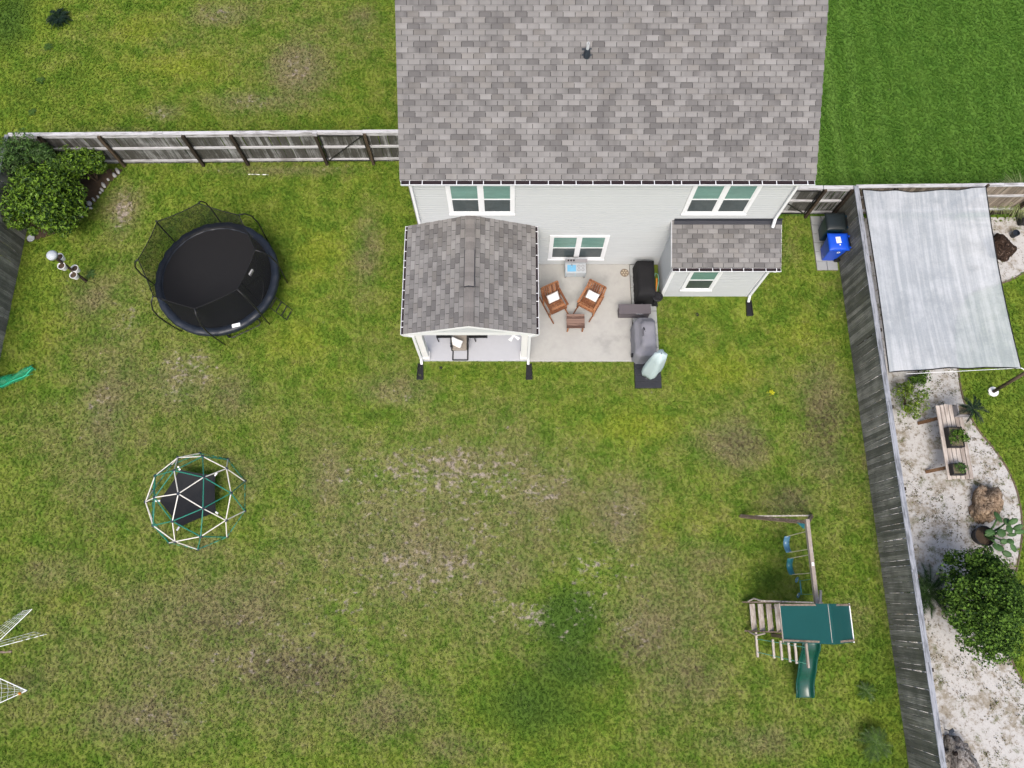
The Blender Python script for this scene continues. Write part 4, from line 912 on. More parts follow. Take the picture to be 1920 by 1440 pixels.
MAT['bench'] = M('brown_grey_resin', S(104, 98, 102, .75), .7, .1, 3, (1, 8, 1), bump=.2)
KX0, KX1 = P(1195, 530, .8).x, P(1230, 530, .8).x
bx = tag(drape(MB(), [(KX0, 9.42), (KX1, 9.42), (KX1, 10.70), (KX0, 10.70)], [(1.02, .10, 0, 0), (1.0, .3, 0, 0), (.98, .6, 0, 0), (.95, .74, 0, 0), (.86, .80, 0, 0), (.5, .81, 0, 0)], 1, 60).build('covered_furniture', 'blackfab', None, smooth=True), 'long black fabric cover over furniture beside the bay wall', 'furniture cover')
# hose reel
rp = P(1231, 561, .45); hr = thing('hose_reel', 'black hose reel with pale green hose at the bay corner', 'hose reel', (rp.x, rp.y, .07))
MAT['hose'] = M('pale_green_hose', S(120, 176, 160, .8), .5, .08, 5); MAT['orange'] = M('orange_handle', S(206, 130, 50, .8), .5, .08, 5)
MB().lathe([(.05, .0), (.165, 0), (.17, .05), (.14, .06), (.135, .03), (.09, .03), (.085, .05), (.0, .05)], (rp.x, rp.y, .62), 24).build('reel_disc', 'black', hr)
MB().lathe([(.07, .07), (.07, .62)], (rp.x, rp.y, 0), 12).build('drum', 'black', hr); MB().box((rp.x, rp.y, .09), (.20, .2, .05)).build('base', 'black', hr)
MB().tube([(rp.x - .02, rp.y + .12, .45), (rp.x + .03, rp.y + .35, .55), (rp.x + .08, rp.y + .6, .6), (rp.x + .06, rp.y + .8, .62), (rp.x - .02, rp.y + .86, .6), (rp.x - .06, rp.y + .7, .56)], .014, 6).build('hose', 'hose', hr, smooth=True)
MB().beam((rp.x + .0, rp.y + .25, .5), (rp.x + .03, rp.y + .7, .52), .05, .04).build('hose_wand', 'orange', hr)
sb0, sb1 = P(1158, 592, .0), P(1224, 592, .0)
bn = thing('storage_bench', 'brown grey resin storage box beside the covered grill', 'storage box', (3.95, 8.95, .095))
bxy = (P(1160, 570, .55), P(1221, 588, .55)); bx0, bx1, by1, by0 = bxy[0].x, bxy[1].x, bxy[0].y, bxy[1].y
MB().span((bx0 + .02, by0 + .02, FZ), (bx1 - .02, by1 - .02, .50)).build('box_body', 'bench', bn, bevel=.02, norm=True)
MB().span((bx0, by0, .502), (bx1, by1, .56)).build('lid', 'bench', bn, bevel=.02, norm=True)
MB().span((bx1 - .48, by0 - .012, .51), (bx1 - .25, by0 - .001, .53)).build('latch_plate', 'galv', bn)
gxy = [P(1190, 600, 1.0), P(1226, 594, 1.05)]
gcx, gcy = P(1211, 630, .95).x, P(1211, 630, .95).y
gl = thing('grill', 'barbecue grill under a grey fitted cover beside the patio', 'grill', (gcx, gcy, .07))
gbody = drape(MB(), [(gcx - .34, gcy - .56), (gcx - .20, gcy - .66), (gcx + .24, gcy - .62), (gcx + .34, gcy - .5), (gcx + .34, gcy + .55), (gcx + .22, gcy + .66), (gcx - .18, gcy + .66), (gcx - .34, gcy + .52)], [(1.0, .12, 0, 0), (1.0, .5, 0, 0), (.99, .84, 0, 0), (.94, .90, 0, 0), (.78, .94, .03, 0), (.68, 1.10, .05, 0), (.58, 1.20, .05, 0), (.3, 1.23, .05, 0)], 3, 48, .012).build('cover', 'grill', gl, smooth=True)
for dx in (-.22, .22):
    for dy in (-.45, .45): MB().lathe([(.035, -.05), (.04, 0), (.035, .05)], (gcx + dx, gcy + dy, .13), 10).build('wheel', 'black', gl)
MB().span((gcx - .40, gcy - .50, .35), (gcx - .335, gcy - .40, .46)).build('side_tab', 'black', gl)
# mark printed on the grill cover: a dark swoosh and two lines of small lettering
gm = MB(); cx, cy, cz = gcx - .16, gcy + .02, 1.215
for i, (x0, y0, x1, y1, t) in enumerate(((.05, .17, .10, .07, .022), (.10, .07, .06, .10, .016), (.10, .05, .16, -.02, .02), (.16, -.02, .12, -.03, .016))): gm.beam((cx + x0, cy + y0, cz), (cx + x1, cy + y1, cz), t * 1.3, .02)
for i in range(7): gm.box((cx + .04, cy + .12 - i * .035, cz + .0), (.03, .02, .006)).box((cx + .005, cy + .10 - i * .035, cz - .012), (.016, .014, .006))
gm.build('printed_mark', 'black', gl)
MAT['resin'] = M('charcoal_resin', S(50, 52, 58, .75), .6, .15, 3)
MAT['umb'] = M('pale_aqua_canvas', S(196, 214, 216, .8), .8, .06, 3, bump=.2)
ub = P(1216, 703, .5); ux, uy = ub.x, ub.y
um = thing('patio_umbrella', 'closed umbrella in a pale aqua cover standing behind a black base', 'umbrella', (ux, uy, .12))
up_ = MB(); R_ = []
for j, (r, z) in enumerate(((.10, .62), (.21, .66), (.265, .9), (.27, 1.25), (.245, 1.7), (.21, 2.15), (.17, 2.5), (.02, 2.60))):
    for k in range(16): f = 1 + .17 * math.sin(k * math.pi / 2 + .6 + j * .25) + .07 * math.sin(k * 2.75 + j) * (1 if j < 6 else .3); R_.append((ux + r * f * math.cos(k * math.pi / 8), uy + r * f * .85 * math.sin(k * math.pi / 8), z))
up_.add(R_, [(j * 16 + k, j * 16 + (k + 1) % 16, (j + 1) * 16 + (k + 1) % 16, (j + 1) * 16 + k) for j in range(7) for k in range(16)] + [tuple(range(15, -1, -1))])
up_.build('closed_canopy', 'umb', um, smooth=True); MB().lathe([(.024, .1), (.024, 1.1)], (ux, uy, 0), 10).build('pole', 'galv', um)
u0, u1 = P(1189, 679, .12), P(1241, 727, .12)
ubs = thing('umbrella_base', 'black ridged resin umbrella base on the grass edge', 'umbrella base', ((u0.x + u1.x) / 2, (u0.y + u1.y) / 2, 0))
for i in range(4):
    ya = u1.y + (u0.y - u1.y) * i / 4; yb = u1.y + (u0.y - u1.y) * (i + 1) / 4
    MB().span((u0.x, ya + .001, .0), (u1.x, yb - .001, .12 + .006 * (i % 2))).build('weight_block', 'resin', ubs, bevel=.012, norm=True)
# downspout extensions and drain covers
for (u, v), lb in (((788, 697), 'black downspout extension at the left porch post'), ((992, 697), 'black downspout extension at the right porch post'), ((1405, 578), 'black downspout extension at the bay corner')):
    p = P(u, v, .06); s_ = thing('downspout_extension', lb, 'drain spout', (p.x, p.y, 0), 'black downspout extensions')
    MB().prism([(p.x - .10, p.y - .26), (p.x + .10, p.y - .26), (p.x + .075, p.y + .28), (p.x - .075, p.y + .28)], .005, .05).build('tray', 'black', s_, bevel=.01, norm=True)
    for sg in (-1, 1): MB().beam((p.x + sg * .075, p.y + .27, .07), (p.x + sg * .10, p.y - .25, .05), .018, .08).build('side_wall', 'black', s_)
for (u, v), lb in (((826, 690), 'small black drain cap in the grass before the porch'), ((1307, 590), 'small black drain cap in the grass below the bay window')):
    p = P(u, v); tag(MB().lathe([(.06, .0), (.06, .035), (.045, .05), (.0, .05)], p, 12).build('drain_cap', 'black'), lb, 'drain cap', 'drain caps in the lawn')
# porch seat, table and fan
MAT['taupe'] = M('taupe_cushion', S(150, 142, 132, .8), .85, .08, 5, bump=.2)
pcx = P(862, 655, .45).x; py0 = P(862, 675, .12).y
ch = thing('porch_chair', 'black metal frame chair with taupe cushion on the porch', 'chair', (pcx, py0 + .4, .1))
for sg in (-1, 1):
    MB().tube([(pcx + sg * .24, py0, .12), (pcx + sg * .24, py0 + .75, .115), (pcx + sg * .24, py0 + .80, .2), (pcx + sg * .25, py0 + .22, .42), (pcx + sg * .25, py0 + .26, .62), (pcx + sg * .25, py0 + .85, .66)], .022, 6).build('side_frame', 'blackmetal', ch)
    MB().beam((pcx + sg * .26, py0 + .24, .66), (pcx + sg * .26, py0 + .86, .68), .05, .025).build('arm', 'blackmetal', ch)
MB().tube([(pcx - .24, py0, .115), (pcx + .24, py0, .115)], .02, 6).build('front_bar', 'blackmetal', ch)
MB().span((pcx - .23, py0 + .20, .43), (pcx + .23, py0 + .80, .53)).build('seat_cushion', 'taupe', ch, bevel=.03, norm=True)
MB().box((pcx, py0 + .93, .76), (.46, .09, .56), R=Matrix.Rotation(math.radians(-14), 3, 'X')).build('back_cushion', 'taupe', ch, bevel=.03, norm=True)
pillow('pillow', (pcx - .10, py0 + .42, .62), Matrix.Rotation(math.radians(-25), 3, 'Z') @ Matrix.Rotation(math.radians(50), 3, 'X'), (.20, .15, .06), 'white pillow on the porch chair')
b0, b1 = P(818, 633.5, .45), P(914, 633.5, .45)
tb_ = thing('porch_table', 'long low black metal table under the porch roof', 'table', ((b0.x + b1.x) / 2, b0.y + .3, .1))
MB().span((b0.x, b0.y, .43), (b1.x, b0.y + .03, .46)).span((b0.x, b0.y + .55, .43), (b1.x, b0.y + .58, .46)).span((b0.x, b0.y + .031, .43), (b0.x + .03, b0.y + .549, .46)).span((b1.x - .03, b0.y + .031, .43), (b1.x, b0.y + .549, .46)).build('top_frame', 'blackmetal', tb_)
MB().span((b0.x + .032, b0.y + .033, .438), (b1.x - .032, b0.y + .547, .452)).build('top', 'black', tb_)
for x in (b0.x + .02, b1.x - .42):
    for y in (.02, .56): MB().beam((x, b0.y + y, .43), (x + .03, b0.y + y - .02, .10), .03, .03).build('leg', 'blackmetal', tb_)
fp = P(963, 629, 2.05)
fan = thing('fan', 'small white bladed fan by the right porch post', 'fan', (fp.x, fp.y + .0, 2.05))
for k in range(4):
    a = math.radians(55 + 90 * k); d = Vector((math.cos(a), math.sin(a), 0)); s_ = Vector((-d.y, d.x, 0))
    MB().add([fp + d * .03 - s_ * .02, fp + d * .03 + s_ * .02, fp + d * .20 + s_ * .055, fp + d * .20 - s_ * .055] + [p + Vector((0, 0, -.012)) for p in (fp + d * .03 - s_ * .02, fp + d * .03 + s_ * .02, fp + d * .20 + s_ * .055, fp + d * .20 - s_ * .055)], [(0, 1, 2, 3), (7, 6, 5, 4), (0, 4, 5, 1), (1, 5, 6, 2), (2, 6, 7, 3), (3, 7, 4, 0)]).build('blade', 'white', fan)
MB().lathe([(.03, -.05), (.045, 0), (.04, .06), (.012, .08), (.012, .385)], fp, 12).build('motor', 'white', fan)

# ------------------------------------------------------------------ wheeled bins
MAT['binblue'] = M('blue_bin_plastic', S(24, 84, 214, .85), .38, .06, 2, spec=.45)
MAT['binteal'] = M('dark_teal_bin_plastic', S(20, 58, 78, .8), .4, .08, 2, spec=.45); MAT['binlid'] = M('black_green_lid', S(34, 42, 44, .8), .4, .1, 2, spec=.45)
def bin_(c, body, lid, label):
    b = thing('wheeled_bin', label, 'bin', (c.x, c.y, .06), 'wheeled bins on the paver pad'); x, y = c.x, c.y
    lo = [(x - .22, y - .22), (x + .20, y - .22), (x + .20, y + .22), (x - .22, y + .22)]; hi = [(x - .32, y - .28), (x + .27, y - .28), (x + .27, y + .28), (x - .32, y + .28)]
    n = [(p[0], p[1], .06) for p in lo] + [(p[0], p[1], .98) for p in hi]
    MB().add(n, [(3, 2, 1, 0), (0, 1, 5, 4), (1, 2, 6, 5), (2, 3, 7, 6), (3, 0, 4, 7), (4, 5, 6, 7)]).build('body', body, b, bevel=.03, norm=True)
    MB().span((x - .345, y - .30, .94), (x + .29, y + .30, .99)).build('rim', body, b, bevel=.012, norm=True)
    def ld(a, q_): u_, v_ = a * 2 - 1, q_ * 2 - 1; return Vector((x - .03 + u_ * .335, y + v_ * .315, 1.0 + .06 * (1 - u_ ** 4) * (1 - v_ ** 4)))
    l_ = MB().grid(ld, 10, 10).build('lid', lid, b, smooth=True, solid=.012)
    for s_ in (-1, 1):
        MB().span((x + .29, y + s_ * .20 - .03, .96), (x + .36, y + s_ * .20 + .03, 1.0)).build('handle_bracket', body, b)
        MB().lathe([(.10, -.025), (.10, .025)], (0, 0, 0), 16); w_ = MB().lathe([(.05, -.03), (.105, -.025), (.105, .025), (.05, .03)], (0, 0, 0), 16)
        w_.v = [(v[0] + x + .25, v[2] + y + s_ * .25, v[1] + .165) for v in w_.v]; w_.build('wheel', 'black', b)
    MB().tube([(x + .355, y - .24, .98), (x + .355, y + .24, .98)], .018, 8).build('handle', 'black', b)
    return b, l_
c_b = P(1575, 452, 1.05); b1_, bl = bin_(c_b, 'binblue', 'binblue', 'bright blue recycling bin with white sticker on its lid')
MB().box((c_b.x - .05, c_b.y + .03, 1.071), (.16, .22, .004), math.radians(4)).build('sticker', 'labelwhite', b1_); MB().box((c_b.x - .02, c_b.y - .14, 1.071), (.04, .04, .004)).build('sticker', 'labelwhite', b1_)
for i in range(5): MB().box((c_b.x - .10 + i * .028, c_b.y + .03 + (i % 2) * .02, 1.0745), (.008, .12 - .02 * (i % 3), .002)).build('print_line', 'tk_grey', b1_)
# recycling mark on the side: three chasing arrows
rm = MB()
for k in range(3):
    a = k * 2.094 + .5; q1 = Vector((c_b.x + .02 + .05 * math.cos(a), c_b.y - .287, .80 + .05 * math.sin(a))); q2 = Vector((c_b.x + .02 + .05 * math.cos(a + 1.6), c_b.y - .287, .80 + .05 * math.sin(a + 1.6))); rm.beam(q1, q2, .028, .006, up=(0, 1, 0))
rm.build('recycling_mark', 'labelwhite', b1_)
c_k = P(1570, 414, 1.05); bin_(c_k, 'binteal', 'binlid', 'dark teal bin with black lid behind the blue bin')

# ------------------------------------------------------------------ foliage
def leaf_mesh(cen, nrm, L, W, fold=.25, jitter=.5):
    """one folded leaf of 4 triangles per row of cen, facing nrm"""
    n = len(cen); nrm = nrm + RNG.normal(0, jitter, (n, 3)); nrm /= np.linalg.norm(nrm, axis=1, keepdims=True) + 1e-9
    t = RNG.normal(0, 1, (n, 3)); t -= nrm * (t * nrm).sum(1, keepdims=True); t /= np.linalg.norm(t, axis=1, keepdims=True) + 1e-9
    s = np.cross(nrm, t); L = L[:, None]; W = W[:, None]
    v = np.stack([cen - t * L * .5, cen + s * W * .5 + nrm * W * fold - t * L * .08, cen + t * L * .5, cen - s * W * .5 + nrm * W * fold - t * L * .08], 1).reshape(-1, 3)
    b = np.arange(n) * 4; f = np.concatenate([np.stack([b, b + 1, b + 2], 1), np.stack([b, b + 2, b + 3], 1)])
    return v, f
def np_obj(name, v, f, mat, parent, smooth=False):
    me = bpy.data.meshes.new(name); org = np.array(ORG[parent.name] if parent else (0, 0, 0))
    me.from_pydata((v - org).tolist(), [], f.tolist()); me.materials.append(MAT[mat]); return link(name, me, parent)
def lumps(c, r, n, lr, seed, flat=.0):
    """clump centres over an uneven ellipsoid"""
    g = np.random.default_rng(seed); d = g.normal(0, 1, (n, 3)); d[:, 2] = np.abs(d[:, 2]) - flat; d /= np.linalg.norm(d, axis=1, keepdims=True)
    k = g.uniform(.35, 1.12, (n, 1)) ** .6; return np.array(c) + d * k * np.array(r), g.uniform(.4, 1.35, n) * lr
def crown(name, cs, rs, per, L, W, mat, parent, up=.6, seed=0, jitter=.5):
    g = np.random.default_rng(seed); C_, N_ = [], []
    for c, r in zip(cs, rs):
        d = g.normal(0, 1, (per, 3)); d /= np.linalg.norm(d, axis=1, keepdims=True); rad = r * g.uniform(.35, 1.05, (per, 1)) ** .5
        p = c + d * rad * np.array([1, 1, .8]); C_.append(p); N_.append(d + np.array([0, 0, up]))
    C_ = np.concatenate(C_); N_ = np.concatenate(N_); m = C_[:, 2] > .03; C_, N_ = C_[m], N_[m]; sz = g.uniform(.45, 1.45, len(C_))
    v, f = leaf_mesh(C_, N_, sz * L, sz * g.uniform(.8, 1.2, len(C_)) * W, jitter=jitter)
    return np_obj(name, v, f, mat, parent)
MAT['bark'] = M('shrub_bark', S(96, 80, 64), .9, .25, 8, bump=.4)
def stems(root, tips, parent, r=.03, name='trunk'):
    for t in tips:
        a, b = Vector(root), Vector(t); m_ = a.lerp(b, .5) + Vector((random.uniform(-.08, .08), random.uniform(-.08, .08), .1))
        MB().tube([a, m_, b], [r, r * .7, r * .3], 5).build(name, 'bark', parent)
def shrub(name, label, cat, c, r, n, lr, per, L, W, mat, seed, trunk=.035, group=None, jitter=.5):
    t = thing(name, label, cat, (c[0], c[1], 0), group); cs, rs = lumps(c, r, n, lr, seed)
    crown('crown', cs, rs, per, L, W, mat, t, seed=seed + 1, jitter=jitter)
    stems((c[0], c[1], 0), [cs[i] for i in range(min(7, n))], t, trunk); return t
MAT['lf_gloss'] = leafmat('glossy_green_leaf', S(38, 70, 20), S(136, 174, 54), .45, .3, .25)
MAT['lf_fine'] = leafmat('fine_green_leaf', S(54, 84, 34), S(104, 142, 64), .5)
MAT['lf_dark'] = leafmat('dense_green_leaf', S(38, 68, 26), S(126, 166, 66), .6, .3, .15)
MAT['lf_yel'] = leafmat('yellow_green_leaf', S(82, 112, 34), S(150, 178, 60), .5)
MAT['lf_fern'] = leafmat('dark_fern', S(30, 52, 22), S(66, 98, 42), .5)
MAT['lf_palm'] = leafmat('dark_palm', S(14, 32, 16), S(34, 62, 30), .45)
MAT['lf_grass'] = leafmat('pale_ornamental_blade', S(128, 150, 84), S(206, 214, 156), .5)
MAT['lf_weed'] = leafmat('dark_weed', S(46, 76, 22), S(90, 126, 38), .5)
MAT['flower'] = M('yellow_petal', S(214, 212, 40, .8), .6, .1, 5, isl=.15)
p = P(105, 375, 1.0); shrub('broadleaf_shrub', 'large glossy broadleaf shrub in the fence corner bed', 'shrub', (p.x - .25, p.y - .15, .85), (1.12, 1.1, 1.05), 60, .38, 210, .115, .06, 'lf_gloss', 3)
p = P(155, 312, .9); shrub('broadleaf_shrub', 'smaller dark shrub right of the corner bush against the fence', 'shrub', (p.x, p.y, .7), (.85, .5, .8), 26, .32, 170, .105, .055, 'lf_gloss', 9)
p = P(52, 300, 1.3); shrub('feathery_shrub', 'tall feathery grey green shrub behind the glossy corner bush', 'shrub', (p.x, p.y, 1.0), (1.15, .75, 1.3), 40, .36, 150, .13, .03, 'lf_fine', 5)
tr_ = thing('small_tree', 'big dense green tree growing in the sand bed', 'tree', (12.75, .05, 0))
cs, rs = lumps((12.86, -.02, 1.30), (.92, 1.42, 1.45), 135, .28, 15, .15); cs2, rs2 = lumps((12.86, -.02, 1.5), (.6, .95, 1.1), 45, .30, 18, -.2); cs = np.concatenate([cs, cs2]); rs = np.concatenate([rs, rs2]); crown('crown', cs, rs, 190, .07, .048, 'lf_dark', tr_, seed=16); stems((12.75, .05, 0), [cs[i] for i in range(9)], tr_, .06)
def fronds(name, label, cat, c, n, L, W, mat, seed, lift=.5, drop=.35, leaflets=16, group=None, parent=None):
    g = random.Random(seed); t = parent or thing(name, label, cat, (c[0], c[1], c[2]), group)
    for k in range(n):
        a = 6.283 * k / n + g.uniform(-.25, .25); d = Vector((math.cos(a), math.sin(a), 0)); s_ = Vector((-d.y, d.x, 0)); LL = L * g.uniform(.75, 1.1); mb = MB(); lf = lift * g.uniform(.5, 1.4)
        pt = lambda f: Vector(c) + d * LL * f + Vector((0, 0, LL * (lf * f - (lf + drop) * f * f * .8)))
        mb.tube([pt(0), pt(.35), pt(.7), pt(1)], [.012, .009, .006, .003], 4)
        for i in range(leaflets):
            f = .12 + .86 * i / leaflets; w_ = W * math.sin(math.pi * min(1, f * .85 + .15)) + .01
            for sg in (-1, 1):
                b = pt(f); e = b + s_ * sg * w_ + d * w_ * .55 + Vector((0, 0, .02)); mb.add([b - d * .012, b + d * .014, e], [(0, 1, 2)])
        mb.build('frond', mat, t)
    return t
p = P(1742, 1110, .5); fronds('fern', 'dark green fern between the fence and the small tree', 'fern', (p.x - .02, p.y, .4), 30, .85, .13, 'lf_fern', 4, .55, .35, 22)
p = P(105, 28, .3); fronds('sago_palm', 'dark sago palm on the lawn at the top left', 'palm', (p.x, p.y, .12), 26, .50, .10, 'lf_palm', 8, .75, .25, 18)
p = P(1705, 752, .4); shrub('garden_shrub', 'loose yellow green shrub by the fence below the shade sail', 'shrub', (p.x + .05, p.y, .35), (.45, .55, .45), 20, .22, 70, .07, .045, 'lf_yel', 31, .02)
p = P(1722, 708, .3); shrub('garden_shrub', 'low dark green plant under the edge of the shade sail', 'shrub', (p.x, p.y, .2), (.32, .25, .25), 9, .16, 60, .08, .05, 'lf_dark', 37, .015)
p = P(1640, 1393, .3); fronds('young_tree_plant', 'dark leafy sapling on the lawn at the bottom right', 'sapling', (p.x, p.y, .35), 18, .55, .13, 'lf_weed', 14, .35, .3, 12)
p = P(1626, 1297, .2); fronds('young_tree_plant', 'faint dark weed clump on the lawn above the sapling', 'weed', (p.x, p.y, .15), 9, .35, .08, 'lf_weed', 19, .3, .3, 9)
p = P(1445, 737); fl = thing('yellow_weed', 'small yellow green weed standing alone on the lawn', 'weed', p)
v, f = leaf_mesh(np.array(p) + RNG.normal(0, 1, (46, 3)) * np.array([.05, .04, .02]) + np.array([0, 0, .08]), np.tile([0, 0, 1.0], (46, 1)), RNG.uniform(.03, .06, 46), RNG.uniform(.02, .03, 46)); np_obj('leaves', v, f, 'flower', fl)
for (u, v_), lb in (((92, 90), 'faint dark weed clump nearest the sago palm'), ((78, 152), 'faint dark weed clump in the middle of the left lawn row'), ((62, 212), 'faint dark weed clump nearest the left fence corner')):
    p = P(u, v_); fronds('weed_clump', lb, 'weed', (p.x, p.y, .05), 8, .2, .06, 'lf_weed', int(u), .3, .3, 7, group='weed clumps on the top left lawn')
p = P(150, 505); fronds('weed_clump', 'small grey weed beside the planter pole', 'weed', (P(172, 515).x, P(172, 515).y, .05), 7, .2, .05, 'lf_fine', 3, .3, .3, 7)
def grassclump(c, n, L, label, seed):
    g = random.Random(seed); t = thing('ornamental_grass', label, 'grass clump', c, 'ornamental grasses by the tan fence'); mb = MB()
    for i in range(n):
        a = g.uniform(0, 6.283); d = Vector((math.cos(a), math.sin(a), 0)); s_ = Vector((-d.y, d.x, 0)) * .009; ll = L * g.uniform(.6, 1.1); h = ll * g.uniform(.5, 1.1); b = Vector(c) + d * g.uniform(0, .08)
        pts = [b + d * ll * f * f * .9 + d * ll * f * .1 + Vector((0, 0, h * (1.6 * f - 1.0 * f * f))) for f in (0, .35, .7, 1)]
        mb.add([x + s_ * k for x, k in zip(pts, (1, 1.2, .9, .1))] + [x - s_ * k for x, k in zip(pts, (1, 1.2, .9, .1))], [(i_, i_ + 1, i_ + 5, i_ + 4) for i_ in range(3)])
    mb.build('blades', 'lf_grass', t)
p = P(1864, 380); grassclump((p.x, p.y, .05), 220, .66, 'striped ornamental grass clump beside the shade sail corner', 2)
p = P(1899, 382); grassclump((p.x, p.y, .05), 380, .9, 'bigger striped ornamental grass clump at the right edge', 6)
tag(MB().beam((P(1855, 400).x, P(1855, 401).y, .08), (P(1912, 398).x, P(1912, 398).y, .08), .10, .16).build('garden_timber', 'post', bevel=.01, norm=True), 'dark edging timber before the ornamental grasses', 'timber')

# weeds in the sand
wm = [MAT['lf_weed']]
n = 900; sx_ = RNG.uniform(11.3, 16.5, n * 3); sy_ = RNG.uniform(-5, 12.4, n * 3); ok = inside(sand_poly, sx_, sy_); sx_, sy_ = sx_[ok][:n], sy_[ok][:n]
wc = []
for x, y in zip(sx_, sy_):
    if mnoise.noise(Vector((x * .8, y * .8, 3.1))) < -.05: continue
    k = random.randint(5, 16); wc.append(np.array([x, y, .02]) + RNG.normal(0, 1, (k, 3)) * np.array([.06, .06, .012]))
wc = np.concatenate(wc); wc[:, 2] = np.abs(wc[:, 2]) + .012
v, f = leaf_mesh(wc, np.tile([0, 0, 1.0], (len(wc), 1)), RNG.uniform(.02, .06, len(wc)), RNG.uniform(.015, .035, len(wc)))
MAT['lf_litter'] = leafmat('leaf_litter', S(92, 74, 52), S(112, 122, 60), .8, .1)
o = np_obj('sand_litter', v, f, 'lf_litter', None); o['kind'] = 'stuff'; o['label'] = 'dead leaves and tiny weeds strewn over the sand'

# ------------------------------------------------------------------ edging stones, planter pole and small finds
MAT['rock'] = M('pale_rock', S(200, 200, 196), .85, .15, 8, bump=.4)
def rock(c, r, seed, rot=0.0):
    g = random.Random(seed); bm = bmesh.new(); bmesh.ops.create_icosphere(bm, subdivisions=2, radius=1.0); R_ = Matrix.Rotation(rot, 3, 'Z')
    mb = MB(); vs_ = []
    for v in bm.verts:
        k = 1 + .28 * mnoise.noise(v.co * 1.3 + Vector((seed * 3.1, 0, 0))) + .10 * mnoise.noise(v.co * 3.5 + Vector((0, seed * 1.7, 0))); vs_.append(Vector(c) + R_ @ Vector((v.co.x * r[0] * k, v.co.y * r[1] * k, v.co.z * r[2] * k)))
    mb.add(vs_, [[v.index for v in f.verts] for f in bm.faces]); bm.free(); return mb
bpy.context.view_layer.update()
for i, (x, y, a, b) in enumerate(((962, 395, 26, 12), (935, 428, 20, 12), (885, 466, 11, 9), (846, 510, 26, 12), (832, 548, 18, 10), (820, 572, 10, 9), (800, 606, 12, 8), (765, 628, 16, 8), (730, 662, 22, 16), (742, 698, 14, 9), (668, 768, 12, 7))):
    p = P(x / 4.363, 230 + y / 4.363, .04); tag(rock((p.x, p.y, .03), (a * .0052, b * .0052, .06), i + 1, -.9 if i < 9 else -.3).build('edging_stone', 'rock'), 'pale stone in the curved row edging the corner mulch bed', 'stone', 'edging stones of the mulch bed')
MAT['red'] = M('red_toy', S(190, 50, 40, .8), .5, .1, 6)
p = P(152, 393, .1); gn = thing('garden_ornament', 'small red and orange garden ornament among the edging stones', 'ornament', p); MB().lathe([(.05, -.08), (.06, 0), (.03, .06), (.0, .10)], p, 10).build('cone', 'red', gn); MB().ellip(p + Vector((.06, .05, -.02)), (.04, .04, .05)).build('orange_ball', 'orange', gn, smooth=True); MB().ellip(p + Vector((.13, .12, -.04)), (.045, .035, .04)).build('blue_ball', 'tk_sink', gn, smooth=True)
p = P(57, 446, .1); tag(MB().lathe([(.0, .0), (.10, .01), (.13, .06), (.12, .075), (.0, .05)], (p.x, p.y, .02), 16).build('bird_bath_dish', 'tk_top'), 'pale grey round dish at the foot of the corner shrub', 'dish')
pc_ = Vector((-14.22, 10.28, 0)); pp = thing('planter_pole', 'wooden pole hung with white cups and a domed top', 'planter pole', pc_)
MB().lathe([(.05, 0), (.045, 1.9)], pc_, 10).build('pole', 'post', pp); MB().lathe([(.17, 1.88), (.16, 1.95), (.10, 2.0), (.0, 2.02)], pc_, 18).build('dome_cap', 'tk_top', pp, smooth=True)
for (x, y, z) in ((485, 1095, 1.52), (500, 1170, 1.40), (608, 1190, .84), (598, 1245, .74)):
    c = P(x / 4.363, 230 + y / 4.363, z); cu = MB().lathe([(.0, -.20), (.085, -.20), (.125, .0), (.108, .0), (.10, -.03)], c, 14, cap=False).build('cup', 'white', pp, smooth=False)
    MB().lathe([(.0, -.045), (.10, -.04)], c, 14, cap=False).build('soil', 'mulch', cu); MB().beam(c + Vector((0, 0, -.1)), Vector((pc_.x, pc_.y, z - .1)), .03, .03).build('bracket', 'post', cu)
a, b = P(466, 327, .015), P(503, 327.5, .015); tag(MB().tube([a, b], .016, 6).build('white_pipe', 'white'), 'thin white pipe lying on the grass near the fence', 'pipe')
# green net and white goals at the left edge
MAT['gnet'] = netmat('green_mesh', S(10, 150, 110, .9), .55, .4); MAT['gtube'] = M('green_rim', S(40, 170, 130, .9), .4, .1, 5)
gp = [P(u, v, .05) for u, v in ((66, 692), (50, 707), (30, 717), (5, 728), (-30, 735), (-60, 730))]; gq = [P(u, v, .12) for u, v in ((60, 684), (46, 690), (28, 700), (3, 706), (-30, 705), (-60, 700))]
gt = thing('toy_net', 'crumpled green mesh toy net lying at the left edge', 'net', gp[0])
def gnf(a, b):
    i = min(int(a * 5), 4); f = a * 5 - i; x = gp[i].lerp(gp[i + 1], f); y = gq[i].lerp(gq[i + 1], f); q_ = x.lerp(y, b); q_.z += .13 * math.sin(math.pi * b) + .03 * math.sin(a * 17 + b * 5); return q_
MB().grid(gnf, 20, 6).build('mesh', 'gnet', gt, smooth=True); MB().tube([gnf(i / 20, .15) for i in range(21)], .02, 5).build('fold', 'gtube', gt, smooth=True)
MB().tube([gnf(.0, 0), gnf(.03, -.25), gnf(.12, -.1), gnf(.2, .1)], .012, 5).tube([gnf(.1, .5), gnf(.03, .9), gnf(.0, 1.2)], .012, 5).build('rim', 'gtube', gt, smooth=True)
MAT['gwhite'] = M('white_net_cord', (.78, .8, .8, 1), .6, .05, 4)
